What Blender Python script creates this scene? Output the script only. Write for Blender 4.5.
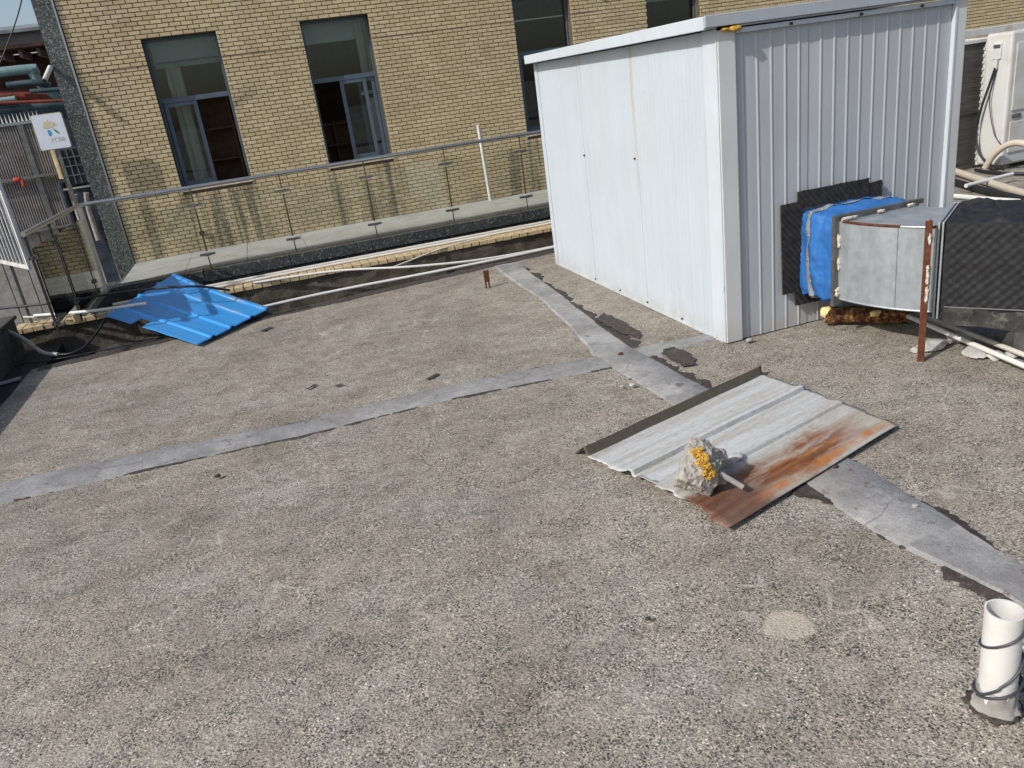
import bpy, bmesh, math, random
from mathutils import Vector, Matrix, noise
random.seed(7)
R = math.radians
sc = bpy.context.scene
for o in list(bpy.data.objects): bpy.data.objects.remove(o)

# ------------------------------------------------------------------ camera, sky, sun, exposure
def set_camera():
    p, r, yaw = R(21.1), R(-8.03), R(15.2)
    f = Vector((0, math.cos(p), -math.sin(p))); x = Vector((1, 0, 0)); u = x.cross(f)
    cr, sr = math.cos(r), math.sin(r)
    right = x * cr + u * sr; up = u * cr - x * sr
    rot = Matrix.Rotation(-yaw, 3, 'Z')
    right, up, f = rot @ right, rot @ up, rot @ f
    m = Matrix((right, up, -f)).transposed().to_4x4()
    m.translation = (0, 0, 2.0)
    cd = bpy.data.cameras.new('camera'); cam = bpy.data.objects.new('camera', cd)
    sc.collection.objects.link(cam); cam.matrix_world = m
    cd.sensor_width = 36; cd.lens = 780 / 1024 * 36; cd.clip_end = 3000; cd.clip_start = .05
    sc.camera = cam
set_camera()
SUN_EL, SUN_A = 39.0, 17.0           # elevation; shadows run towards +X turned by SUN_A towards +Y
w = bpy.data.worlds.new('World'); sc.world = w; w.use_nodes = True
nt = w.node_tree; sky = nt.nodes.new('ShaderNodeTexSky'); sky.sky_type = 'NISHITA'; sky.sun_disc = False
sky.sun_elevation = R(SUN_EL); sky.sun_rotation = R(270 - SUN_A); sky.dust_density = 2.5; sky.ozone_density = 1.0
bg = nt.nodes['Background']; bg.inputs[1].default_value = .135
nt.links.new(sky.outputs[0], bg.inputs[0])
sl = bpy.data.lights.new('sun', 'SUN'); sl.energy = 3.8; sl.angle = R(.55); sl.color = (1, .975, .93)
so = bpy.data.objects.new('sun', sl); sc.collection.objects.link(so)
sd = Vector((math.cos(R(SUN_A)) * math.cos(R(SUN_EL)), math.sin(R(SUN_A)) * math.cos(R(SUN_EL)), -math.sin(R(SUN_EL))))
so.rotation_euler = sd.to_track_quat('-Z', 'Y').to_euler(); so.location = (-8, -3, 8)
sc.view_settings.view_transform = 'Standard'; sc.view_settings.look = 'None'
sc.view_settings.gamma = 1; sc.view_settings.use_curve_mapping = False
sc.view_settings.exposure = 0.0
sc.render.engine = 'CYCLES'; sc.cycles.caustics_reflective = False; sc.cycles.caustics_refractive = False

# ------------------------------------------------------------------ node helpers
class NT:
    def __init__(s, name, rough=.6, metal=0.0, spec=.4):
        s.m = bpy.data.materials.new(name); s.m.use_nodes = True; s.t = s.m.node_tree
        s.b = s.t.nodes['Principled BSDF']; s.out = s.t.nodes['Material Output']
        s.b.inputs['Roughness'].default_value = rough; s.b.inputs['Metallic'].default_value = metal
        s.b.inputs['Specular IOR Level'].default_value = spec
        s._pos = None
    def n(s, t, **kw):
        nd = s.t.nodes.new(t)
        for k, v in kw.items(): setattr(nd, k, v)
        return nd
    def l(s, a, b): s.t.links.new(a, b)
    def pos(s):                                  # world position: everything here stands still
        if s._pos is None: s._pos = s.n('ShaderNodeNewGeometry').outputs['Position']
        return s._pos
    def obj(s): return s.n('ShaderNodeTexCoord').outputs['Object']
    def uv(s): return s.n('ShaderNodeTexCoord').outputs['UV']
    def scale(s, v, sx, sy, sz, loc=(0, 0, 0)):
        m = s.n('ShaderNodeMapping'); m.inputs['Scale'].default_value = (sx, sy, sz); m.inputs['Location'].default_value = loc
        s.l(v, m.inputs['Vector']); return m.outputs[0]
    def noise(s, v, sc_, det=4, rough=.55, out=0, dist=0):
        q = s.n('ShaderNodeTexNoise'); q.inputs['Scale'].default_value = sc_; q.inputs['Detail'].default_value = det
        q.inputs['Roughness'].default_value = rough; q.inputs['Distortion'].default_value = dist
        s.l(v, q.inputs['Vector']); return q.outputs[out]
    def vor(s, v, sc_, feat='F1', out='Color', rnd=1):
        q = s.n('ShaderNodeTexVoronoi', feature=feat); q.inputs['Scale'].default_value = sc_
        q.inputs['Randomness'].default_value = rnd
        s.l(v, q.inputs['Vector']); return q.outputs[out]
    def ramp(s, f, stops):
        q = s.n('ShaderNodeValToRGB'); e = q.color_ramp.elements
        while len(e) < len(stops): e.new(.5)
        for el, (p, c) in zip(e, stops):
            el.position = p; el.color = (*c, 1) if not isinstance(c, (int, float)) else (c, c, c, 1)
        s.l(f, q.inputs[0]); return q.outputs[0]
    def mix(s, f, a, b, mode='MIX'):
        q = s.n('ShaderNodeMix', data_type='RGBA', blend_type=mode)
        for i, v in ((0, f), (6, a), (7, b)):
            if isinstance(v, (int, float)): q.inputs[i].default_value = v if i == 0 else (v, v, v, 1)
            elif isinstance(v, tuple): q.inputs[i].default_value = (*v, 1)
            else: s.l(v, q.inputs[i])
        return q.outputs[2]
    def math(s, op, a, b=0.0, c=0.0):
        q = s.n('ShaderNodeMath', operation=op)
        for i, v in enumerate((a, b, c)):
            if isinstance(v, (int, float)): q.inputs[i].default_value = v
            else: s.l(v, q.inputs[i])
        return q.outputs[0]
    def sep(s, v):
        q = s.n('ShaderNodeSeparateXYZ'); s.l(v, q.inputs[0]); return q.outputs
    def col(s, c):
        if isinstance(c, tuple): s.b.inputs['Base Color'].default_value = (*c, 1)
        else: s.l(c, s.b.inputs['Base Color'])
    def rough(s, v): s.l(v, s.b.inputs['Roughness'])
    def bump(s, h, st=.3, d=.01):
        q = s.n('ShaderNodeBump'); q.inputs['Strength'].default_value = st; q.inputs['Distance'].default_value = d
        s.l(h, q.inputs['Height']); s.l(q.outputs[0], s.b.inputs['Normal'])
    def band(s, x, a, b, soft):                  # 1 inside [a, b], soft edges
        u = s.n('ShaderNodeMapRange', interpolation_type='SMOOTHSTEP'); s.l(x, u.inputs[0])
        u.inputs[1].default_value = a - soft; u.inputs[2].default_value = a + soft
        d = s.n('ShaderNodeMapRange', interpolation_type='SMOOTHSTEP'); s.l(x, d.inputs[0])
        d.inputs[1].default_value = b - soft; d.inputs[2].default_value = b + soft
        return s.math('SUBTRACT', u.outputs[0], d.outputs[0])

M = {}
def simple(name, c, rough=.6, metal=0, var=.25, sc_=9, bump=.1, spec=.4, dirt=None):
    t = NT(name, rough, metal, spec); p = t.obj()
    n = t.noise(p, sc_, 6, .6)
    lo = tuple(x * (1 - var) for x in c); hi = tuple(min(1, x * (1 + var)) for x in c)
    cc = t.ramp(n, [(.3, lo), (.7, hi)])
    if dirt:
        d = t.ramp(t.noise(p, sc_ * .6, 8, .7), [(.5, 0), (.72, 1)]); cc = t.mix(d, cc, dirt)
    t.col(cc); t.bump(t.noise(p, sc_ * 12, 3), bump, .004)
    M[name] = t.m; return t

# exposed-aggregate roof screed
def mat_floor():
    t = NT('roof_screed', .9, 0, .25); p = t.pos(); flat = t.scale(p, 1, 1, 1)
    c1 = t.vor(flat, 160); g1 = t.sep(c1)[0]
    c2 = t.vor(flat, 320); g2 = t.sep(c2)[1]
    cloud = t.noise(flat, 1.6, 6, .68)
    tone = t.ramp(cloud, [(.30, (.325, .290, .242)), (.46, (.375, .331, .270)), (.58, (.405, .366, .308)), (.74, (.41, .377, .327))])
    sand = t.ramp(g2, [(0, .52), (.25, .82), (.7, 1.04), (1, 1.32)]); c = t.mix(1.0, tone, sand, 'MULTIPLY')
    grains = t.ramp(g1, [(0, .18), (.13, .30), (.22, .76), (.5, 1.0), (.88, 1.14), (.94, 1.3), (.965, 1.9)])
    worn = t.noise(flat, 6, 5, .68); c = t.mix(t.ramp(worn, [(.34, .45), (.58, 1)]), c, t.mix(1.0, c, grains, 'MULTIPLY'))
    # pits, gathered in worn areas
    pv = t.vor(flat, 95, 'F1', 'Distance'); pit = t.ramp(pv, [(.0, 1), (.13, 1), (.27, 0)])
    pitm = t.math('MULTIPLY', pit, t.ramp(worn, [(.44, 0), (.60, .8)]))
    c = t.mix(pitm, c, (.045, .037, .03))
    # mottling: cloudy worn cement and darker damp-stained areas
    big = t.noise(flat, 1.1, 4, .62); c = t.mix(.9, c, t.ramp(big, [(.3, .80), (.5, 1.0), (.72, 1.14)]), 'MULTIPLY')
    mid = t.noise(t.scale(flat, 1, 1.6, 1), 5.5, 5, .68); c = t.mix(.9, c, t.ramp(mid, [(.3, .78), (.52, 1.0), (.75, 1.2)]), 'MULTIPLY')
    cem = t.ramp(t.noise(t.scale(flat, 1, 1, 1, (4, 2, 0)), 1.9, 6, .7), [(.58, 0), (.78, .3)]); c = t.mix(cem, c, t.mix(1.0, c, (1.22, 1.22, 1.2), 'MULTIPLY'))
    brn = t.ramp(t.noise(t.scale(flat, 1, 1, 1, (9, 5, 0)), 2.6, 5, .66), [(.54, 0), (.72, .55)]); c = t.mix(brn, c, t.mix(1.0, c, (.55, .52, .48), 'MULTIPLY'))
    ln = t.noise(t.scale(flat, 1, 1, 1, (2, 6, 0)), 1.3, 3, .5); lm = t.math('MULTIPLY', t.ramp(t.math('ABSOLUTE', t.math('SUBTRACT', ln, .5)), [(0, 1), (.003, .8), (.008, 0)]), t.ramp(t.noise(flat, 2.1, 2), [(.54, 0), (.62, .55)])); c = t.mix(lm, c, (.56, .51, .44))
    # pale bald patch beside the vent pipe, and thin pale trowel lines
    s = t.sep(t.mix(.10, flat, t.noise(flat, 9, 3, out=1)))
    dx = t.math('MULTIPLY', t.math('SUBTRACT', s[0], 1.365), 1 / .095); dy = t.math('MULTIPLY', t.math('SUBTRACT', s[1], 1.86), 1 / .085)
    rr = t.math('ADD', t.math('MULTIPLY', dx, dx), t.math('MULTIPLY', dy, dy))
    c = t.mix(t.math('MULTIPLY', t.ramp(rr, [(.0, 1), (.62, 1), (.9, 0)]), .72), c, (.55, .48, .385))
    t.col(c)
    h = t.math('ADD', t.math('MULTIPLY', g1, .7), t.math('ADD', t.math('MULTIPLY', g2, .35), t.math('MULTIPLY', pv, .5)))
    h = t.math('SUBTRACT', h, t.math('MULTIPLY', pitm, 1.2)); h = t.math('ADD', h, t.math('MULTIPLY', mid, 1.5))
    t.bump(h, 1.0, .006); M['floor'] = t.m
mat_floor()
def mat_strip():
    t = NT('smooth_cement', .8, 0, .3); p = t.pos()
    c = t.ramp(t.noise(p, 2.3, 8, .65), [(.28, (.17, .166, .162)), (.5, (.268, .262, .255)), (.75, (.375, .367, .357))])
    c = t.mix(.5, c, t.ramp(t.noise(p, 26, 6, .7), [(.25, .62), (.5, 1), (.75, 1.3)]), 'MULTIPLY')
    crack = t.ramp(t.vor(t.mix(.08, p, t.noise(p, 4, 4, out=1)), 2.2, 'DISTANCE_TO_EDGE', 'Distance'), [(0, 1), (.012, 0)])
    ck = t.math('MULTIPLY', crack, t.ramp(t.noise(p, 1.7, 3), [(.5, 0), (.6, .6)])); c = t.mix(ck, c, (.06, .055, .05))
    c = t.mix(.55, c, t.ramp(t.noise(p, 130, 3, .6), [(.3, .70), (.5, 1), (.7, 1.3)]), 'MULTIPLY'); smd = t.ramp(t.noise(t.scale(p, 1, 1, 1, (3, 8, 1)), 4.2, 6, .72), [(.50, 0), (.68, .55)]); c = t.mix(smd, c, (.13, .125, .12))
    spot = t.ramp(t.noise(p, 9, 5, .7), [(.61, 0), (.66, .85)]); c = t.mix(spot, c, (.12, .10, .095))
    brown = t.ramp(t.noise(t.scale(p, 1, 1, 1, (7, 0, 3)), 1.3, 5), [(.58, 0), (.75, .35)]); c = t.mix(brown, c, (.17, .12, .10))
    t.col(c); t.bump(t.noise(p, 45, 6, .65), .6, .010); M['strip'] = t.m
mat_strip()
def mat_bitumen():
    t = NT('old_bitumen', .75, 0, .3); p = t.pos()
    t.col(t.ramp(t.noise(p, 30, 6, .7), [(.3, (.030, .025, .022)), (.56, (.062, .050, .044)), (.74, (.17, .15, .13))]))
    t.bump(t.noise(p, 60, 4), .5, .006); M['bitumen'] = t.m
mat_bitumen()
simple('membrane', (.02, .02, .021), .7, 0, .5, 6, .3, dirt=(.10, .092, .082))
simple('trough', (.028, .026, .024), .9, 0, .6, 14, .6, dirt=(.16, .15, .13))
def mat_tile():
    t = NT('buff_tile', .5, 0, .35); p = t.pos(); g = t.n('ShaderNodeNewGeometry'); oi = t.n('ShaderNodeObjectInfo')
    r = t.math('FRACT', t.math('ADD', g.outputs['Random Per Island'], t.math('MULTIPLY', oi.outputs['Random'], 3.7)))
    c = t.ramp(r, [(0, (.475, .38, .22)), (.3, (.52, .42, .248)), (.7, (.55, .445, .268)), (1, (.60, .49, .305))])
    c = t.mix(.5, c, t.ramp(t.noise(p, 1.2, 5, .6), [(.3, .82), (.7, 1.15)]), 'MULTIPLY')
    c = t.mix(.4, c, t.ramp(t.noise(p, 40, 4, .6), [(.3, .85), (.7, 1.12)]), 'MULTIPLY')
    # dirt that has run down below the sills
    xyz = t.sep(p); st = None
    drip = t.noise(t.scale(p, 9, 1, .55), 1.0, 5, .65); dm = t.ramp(drip, [(.44, 0), (.62, 1)])
    zf = t.band(xyz[2], .1, 1.13, .03)
    for a, b in ((-1.15, -.05), (1.0, 2.1), (4.2, 5.25), (6.5, 7.5)):
        bnd = t.band(xyz[0], a, b, .14); st = bnd if st is None else t.math('ADD', st, bnd)
    st = t.math('MULTIPLY', t.math('MULTIPLY', st, zf), dm); c = t.mix(t.math('MULTIPLY', st, .8), c, (.075, .06, .042))
    low = t.math('MULTIPLY', t.band(xyz[2], -1, .75, .45), t.ramp(t.noise(p, 2.6, 6, .7), [(.4, 0), (.7, .55)])); c = t.mix(low, c, (.15, .12, .08))
    ck = t.math('MULTIPLY', t.band(t.math('ADD', xyz[2], t.math('MULTIPLY', t.noise(p, 1.5, 4, .6), .035)), 2.842, 2.856, .004), t.ramp(t.noise(t.scale(p, 1, 1, 1, (5, 0, 0)), .9, 3), [(.40, .15), (.55, .8)])); c = t.mix(ck, c, (.07, .055, .035))
    left = t.math('MULTIPLY', t.band(xyz[0], -2.3, -1.3, .5), t.ramp(t.noise(t.scale(p, 1, 1, .5), 4.5, 6, .7), [(.50, 0), (.72, .4)])); c = t.mix(left, c, (.14, .115, .075))
    t.col(c); t.bump(t.noise(p, 70, 3), .12, .003); M['tile'] = t.m
mat_tile()
simple('mortar', (.10, .08, .052), .95, 0, .4, 20, .2)
def mat_granite():
    t = NT('dark_granite', .45, 0, .5); p = t.pos()
    c = t.ramp(t.sep(t.vor(p, 85))[0], [(0, (.025, .03, .028)), (.5, (.06, .068, .063)), (.85, (.11, .12, .11)), (1, (.3, .32, .3))])
    c = t.mix(.6, c, t.ramp(t.noise(p, 2, 5), [(.3, .8), (.7, 1.3)]), 'MULTIPLY')
    t.col(c); M['granite'] = t.m
    t = NT('black_granite', .4, 0, .5); p = t.pos()
    c = t.ramp(t.sep(t.vor(p, 75))[0], [(0, (.025, .027, .027)), (.6, (.055, .059, .057)), (.93, (.085, .09, .087)), (1, (.30, .32, .31))])
    d = t.ramp(t.noise(p, 5, 6, .7), [(.5, 0), (.75, .4)]); t.col(t.mix(d, c, (.12, .115, .10))); M['black_granite'] = t.m
mat_granite()
simple('walkway_slab', (.40, .40, .375), .55, 0, .14, 3, .08, dirt=(.27, .26, .23))
def mat_parapet():
    t = NT('weathered_render', .95, 0, .2); p = t.pos()
    c = t.ramp(t.noise(p, 5, 8, .7), [(.3, (.045, .038, .03)), (.55, (.12, .10, .08)), (.8, (.24, .21, .17))])
    t.col(c); t.bump(t.noise(p, 22, 8, .7), .8, .02); M['parapet'] = t.m
mat_parapet()
simple('cap_tile', (.56, .43, .25), .55, 0, .2, 12, .1, dirt=(.16, .12, .075))
# white sandwich panel: faint pressed lines, runs of dust
def mat_panel(name, c, micro=True):
    t = NT(name, .38, 0, .4); p = t.pos()
    run = t.noise(t.scale(p, 14, 14, .35), 1, 5, .6)
    cc = t.mix(1.0, c, t.ramp(run, [(.28, .94), (.5, 1.0), (.8, 1.02)]), 'MULTIPLY')
    cc = t.mix(.45, cc, t.ramp(t.noise(p, 1.7, 6, .6), [(.3, .88), (.7, 1.05)]), 'MULTIPLY')
    z = t.sep(p)[2]; dirt = t.math('MULTIPLY', t.band(z, -.2, .1, .11), t.ramp(t.noise(p, 9, 6, .7), [(.35, 0), (.7, .6)]))
    cc = t.mix(dirt, cc, (.34, .30, .24))
    sm = t.ramp(t.noise(t.scale(p, 2.2, 2.2, .8), 1.6, 7, .7), [(.52, 0), (.75, .3)]); cc = t.mix(sm, cc, (.42, .41, .38))
    scf = t.ramp(t.noise(t.scale(p, 30, 30, 3), 1, 3, .6), [(.70, 0), (.74, .35)]); cc = t.mix(scf, cc, (.38, .37, .35))
    spk = t.ramp(t.noise(t.scale(p, 1, 1, .6), 31, 2, .5), [(.76, 0), (.79, .7)]); cc = t.mix(spk, cc, (.30, .29, .27))
    if micro:                                     # rust weeping down from two screws under the eaves
        xy = t.sep(p)
        for y0, z0, wd in ((6.03, .9, .006), (6.03, 1.55, .014), (7.05, 2.0, .02)):
            wv = t.math('ADD', xy[1], t.math('MULTIPLY', t.math('SUBTRACT', t.noise(p, 7, 3), .5), .03))
            b = t.math('MULTIPLY', t.band(wv, y0 - wd, y0 + wd, wd), t.band(z, z0, 3, .3))
            cc = t.mix(t.math('MULTIPLY', b, .5), cc, (.46, .33, .15))
        t.bump(t.noise(t.scale(p, 3, 3, 1), 1.5, 3), .2, .01)
    else: t.bump(t.noise(t.scale(p, 6, 6, 1.2), 1.6, 3), .25, .008)
    t.col(cc); M[name] = t.m
mat_panel('white_panel', (.49, .545, .59)); mat_panel('grey_panel', (.445, .465, .485), False); mat_panel('white_trim', (.53, .58, .62), False)
mat_panel('grey_trim', (.40, .43, .47), False); mat_panel('post_trim', (.60, .605, .595), False)
def mat_galv(name, c=(.40, .435, .46), rough=.42, metal=.55):
    t = NT(name, rough, metal, .4); p = t.obj()
    sp = t.sep(t.vor(p, 28))[0]
    cc = t.mix(1.0, c, t.ramp(sp, [(0, .93), (1, 1.06)]), 'MULTIPLY')
    cc = t.mix(.8, cc, t.ramp(t.noise(t.scale(p, 6, 6, 1.2), 1.3, 6, .65), [(.3, .72), (.55, 1), (.8, 1.15)]), 'MULTIPLY')
    st = t.ramp(t.noise(p, 5, 6, .7), [(.58, 0), (.75, .4)]); cc = t.mix(st, cc, (.33, .33, .32))
    t.col(cc); t.rough(t.ramp(t.noise(p, 9, 4), [(.3, rough - .08), (.7, rough + .18)])); t.bump(t.noise(p, 4, 3), .2, .01); M[name] = t.m
mat_galv('galvanised')
def mat_rust(name, lo=(.045, .018, .012), mid=(.11, .04, .02), hi=(.21, .085, .038)):
    t = NT(name, .9, 0, .2); p = t.obj()
    t.col(t.ramp(t.noise(p, 22, 8, .7), [(.3, lo), (.55, mid), (.8, hi)])); t.bump(t.noise(p, 70, 5), .5, .005); M[name] = t.m
mat_rust('rust')
def mat_canvas():
    t = NT('blue_canvas', .62, 0, .35); p = t.obj()
    c = t.ramp(t.noise(p, 6, 5), [(.3, (.018, .105, .32)), (.7, (.03, .15, .43))])
    d = t.ramp(t.noise(p, 13, 7, .7), [(.6, 0), (.8, .35)]); t.col(t.mix(d, c, (.09, .14, .25)))
    t.bump(t.math('ADD', t.noise(p, 9, 4), t.math('MULTIPLY', t.noise(p, 140, 2), .06)), .6, .025); M['canvas'] = t.m
mat_canvas()
def mat_bluesheet():
    t = NT('blue_painted_steel', .32, 0, .5); u = t.uv()
    st = t.noise(t.scale(u, 1.4, 26, 1), 1, 5, .6)
    c = t.ramp(st, [(.25, (.03, .22, .54)), (.5, (.04, .275, .64)), (.8, (.055, .32, .69))])
    s = t.sep(u)
    wear = t.math('MULTIPLY', t.band(t.noise(t.scale(u, 5, 60, 1), 1, 4, .7), .56, 1.2, .04), t.band(s[0], .18, .95, .15))
    rib = t.math('ADD', t.band(s[1], .0, .085, .02), t.band(s[1], .24, .31, .02)); c = t.mix(t.math('MULTIPLY', t.math('MULTIPLY', wear, rib), .8), c, (.42, .36, .30))
    sc2 = t.ramp(t.noise(t.scale(u, 3, 40, 1, (3, 1, 0)), 1, 6, .7), [(.58, 0), (.68, .45)]); c = t.mix(sc2, c, (.16, .22, .32))
    t.col(c); t.bump(t.noise(t.scale(u, 4, 6, 1), 1, 3), .15, .02); M['bluesheet'] = t.m
mat_bluesheet()
def mat_rustsheet():
    t = NT('weathered_roof_sheet', .55, .1, .35); u = t.uv(); s = t.sep(u)
    st = t.noise(t.scale(u, 1.4, 16, 1), 1, 7, .62)
    c = t.ramp(st, [(.2, (.37, .365, .34)), (.42, (.49, .495, .485)), (.6, (.53, .545, .545)), (.8, (.58, .595, .60))])
    tan = t.ramp(t.noise(t.scale(u, 1.5, 11, 1, (2, 5, 0)), 1.3, 6, .65), [(.44, 0), (.68, .8)]); c = t.mix(tan, c, (.36, .31, .235))
    wob = t.math('MULTIPLY', t.math('SUBTRACT', t.noise(t.scale(u, 3, 2, 1), 1.6, 6, .65), .5), .30)
    v = t.math('ADD', s[1], wob)
    stain = t.math('MULTIPLY', t.band(v, .70, 2, .07), t.ramp(t.noise(t.scale(u, 2, 12, 1, (0, 3, 0)), 1, 5), [(.3, .35), (.6, .75)])); c = t.mix(stain, c, (.35, .30, .215))
    m1 = t.math('MULTIPLY', t.band(v, .745, .95, .06), t.band(t.math('ADD', s[0], wob), -1, .82, .16)); k = t.ramp(t.noise(t.scale(u, 3, 14, 1, (9, 0, 0)), 1.1, 7, .68), [(.33, .10), (.52, 1)])
    rc = t.ramp(t.noise(t.scale(u, 4, 20, 1), 1.2, 6, .7), [(.3, (.10, .036, .018)), (.52, (.22, .075, .022)), (.72, (.41, .165, .04))])
    c = t.mix(t.math('MULTIPLY', m1, k), c, rc)
    m2 = t.math('MULTIPLY', t.band(v, .70, 1.2, .05), t.band(t.math('ADD', s[0], wob), -1, .27, .10)); c = t.mix(t.math('MULTIPLY', m2, .88), c, t.ramp(t.noise(t.scale(u, 3, 30, 1), 1, 6, .7), [(.35, (.085, .035, .022)), (.7, (.19, .09, .055))]))
    m3 = t.math('MULTIPLY', t.math('MULTIPLY', t.band(s[1], .93, .975, .012), t.band(s[0], .22, .95, .1)), t.ramp(t.noise(t.scale(u, 4, 2, 1, (5, 5, 5)), 1.3, 5), [(.4, .1), (.55, 1)])); c = t.mix(m3, c, (.42, .16, .045))
    sp = t.ramp(t.noise(u, 26, 4, .6), [(.70, 0), (.74, .9)]); c = t.mix(sp, c, (.24, .09, .035))
    lip = t.band(s[1], -1, .022, .004); c = t.mix(t.math('MULTIPLY', lip, .95), c, (.10, .078, .052))  # raised lip coloured dark brown: shade on its near side put into the paint
    c = t.mix(.75, c, t.ramp(t.noise(t.scale(u, 14, 30, 1), 2.2, 7, .75), [(.3, .62), (.5, 1.0), (.72, 1.22)]), 'MULTIPLY')
    scr = t.ramp(t.noise(t.scale(u, 2, 90, 1, (1, 4, 0)), 1, 4, .6), [(.62, 0), (.68, .45)]); c = t.mix(scr, c, (.20, .18, .15))
    t.col(c); t.rough(t.ramp(st, [(.3, .7), (.7, .45)])); t.bump(st, .15, .006); M['rustsheet'] = t.m
mat_rustsheet()
def mat_pvc(name, c, d=(.45, .40, .30), k=.5):
    t = NT(name, .42, 0, .45); p = t.obj()
    n = t.ramp(t.noise(p, 7, 7, .68), [(.5, 0), (.8, k)]); cc = t.mix(n, c, d)
    s2 = t.ramp(t.noise(p, 40, 4, .6), [(.66, 0), (.76, .35)]); t.col(t.mix(s2, cc, (.3, .27, .22))); t.bump(t.noise(p, 20, 3), .05, .005); M[name] = t.m
mat_pvc('pvc', (.64, .63, .60)); mat_pvc('pvc_aged', (.56, .53, .465), (.42, .35, .25), .7); mat_pvc('pvc_cream', (.52, .46, .37), (.40, .33, .23), .6)
simple('black_cable', (.018, .018, .02), .5, 0, .3, 20, .1)
simple('slate_cable', (.04, .042, .055), .5, 0, .3, 20, .1)
simple('grey_hose', (.33, .32, .30), .6, 0, .2, 9, .1)
simple('stainless', (.56, .55, .53), .28, .9, .12, 12, .03)
simple('bronze', (.12, .085, .055), .4, .5, .3, 15, .05)
simple('dark_steel', (.19, .185, .18), .4, .7, .3, 15, .05)
simple('blue_alu', (.10, .13, .165), .4, .2, .15, 6, .04)
simple('room_dark', (.30, .20, .13), .9, 0, .3, 3, .1)
simple('wood_brown', (.20, .10, .045), .6, 0, .3, 7, .1)
simple('curtain', (.62, .62, .54), .9, 0, .1, 5, .1)
simple('blind', (.62, .66, .62), .8, 0, .08, 3, .05)
simple('sill', (.50, .42, .32), .7, 0, .2, 12, .1, dirt=(.2, .15, .1))
simple('white_paint', (.58, .58, .56), .5, 0, .1, 6, .05, dirt=(.42, .33, .22))
simple('concrete_grey', (.30, .285, .26), .95, 0, .25, 14, .5)
simple('concrete_dark', (.055, .053, .05), .9, 0, .4, 8, .4, dirt=(.13, .125, .115))
simple('rubble', (.42, .41, .39), .95, 0, .25, 16, .7)
simple('rock', (.36, .335, .295), .95, 0, .25, 26, .9)
simple('foam', (.62, .36, .06), .9, 0, .5, 45, 1.0, dirt=(.17, .06, .018))
simple('foam_pale', (.78, .60, .27), .9, 0, .3, 18, .8, dirt=(.35, .20, .06))
def mat_bark():
    t = NT('burnt_bark', .9, 0, .2); p = t.obj()
    c = t.ramp(t.noise(t.scale(p, 1, 1, 1), 24, 8, .72), [(.36, (.025, .012, .008)), (.48, (.11, .045, .02)), (.58, (.30, .16, .065)), (.70, (.58, .43, .20))])
    t.col(c); t.bump(t.noise(p, 30, 6, .7), 1.0, .02); M['bark'] = t.m
mat_bark()
def mat_foam_mat():
    t = NT('wedge_foam', .9, 0, .2); p = t.obj()
    t.col(t.ramp(t.noise(p, 20, 5), [(.3, (.018, .018, .019)), (.7, (.05, .047, .045))])); t.bump(t.noise(p, 60, 3), .4, .004); M['foam_mat'] = t.m
    t = NT('black_insulation', .68, 0, .35); p = t.obj()
    d = t.ramp(t.noise(p, 6, 7, .7), [(.6, 0), (.82, .35)]); c = t.ramp(t.noise(p, 16, 5), [(.3, (.011, .011, .0125)), (.7, (.022, .022, .0245))])
    t.col(t.mix(t.math('MULTIPLY', d, .5), c, (.10, .098, .095))); t.bump(t.noise(p, 30, 5, .6), .45, .012); M['insulation'] = t.m
mat_foam_mat()
simple('sealant', (.56, .51, .45), .8, 0, .12, 30, .6)
simple('ac_white', (.54, .54, .52), .45, 0, .05, 4, .03, dirt=(.43, .41, .36))
def mat_coil():
    t = NT('coil_fins', .6, .4, .4); p = t.obj()
    t.col(t.ramp(t.noise(t.scale(p, 1, 1, 60), 2, 3), [(.4, (.06, .058, .054)), (.6, (.12, .115, .105))])); M['coil'] = t.m
mat_coil()
simple('corrugated_grey', (.33, .31, .295), .6, .1, .2, 5, .1, dirt=(.2, .17, .14))
simple('navy', (.022, .032, .05), .6, .1, .5, 6, .2, dirt=(.08, .09, .11))
simple('teal', (.15, .25, .26), .5, 0, .3, 5, .1, dirt=(.30, .30, .24))
simple('dark_teal', (.03, .06, .08), .5, 0, .4, 5, .1, dirt=(.10, .12, .12))
simple('red_oxide', (.17, .032, .022), .8, 0, .4, 7, .2, dirt=(.06, .05, .045))
simple('pink_post', (.30, .19, .17), .8, 0, .2, 7, .2)
simple('eave_grey', (.20, .22, .23), .7, 0, .25, 3, .2, dirt=(.10, .10, .10))
simple('fascia_grey', (.16, .155, .15), .8, 0, .2, 3, .2)
simple('brown_dark', (.06, .03, .02), .9, 0, .5, 6, .3)
simple('stone_yellow', (.35, .27, .14), .8, 0, .4, 14, .4)
simple('sign_white', (.68, .72, .78), .45, 0, .06, 5, .02)
simple('sign_blue', (.05, .28, .50), .5); simple('sign_green', (.05, .20, .07), .5); simple('sign_sand', (.60, .52, .36), .6); simple('sign_pink', (.62, .48, .46), .6)
simple('red_rag', (.55, .05, .035), .8); simple('ground', (.20, .195, .185), .95, 0, .2, .6, .2); simple('pebble', (.40, .375, .34), .9, 0, .5, 3, .2)
simple('dark_grit', (.05, .045, .04), .9, 0, .5, 3, .2)
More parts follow.
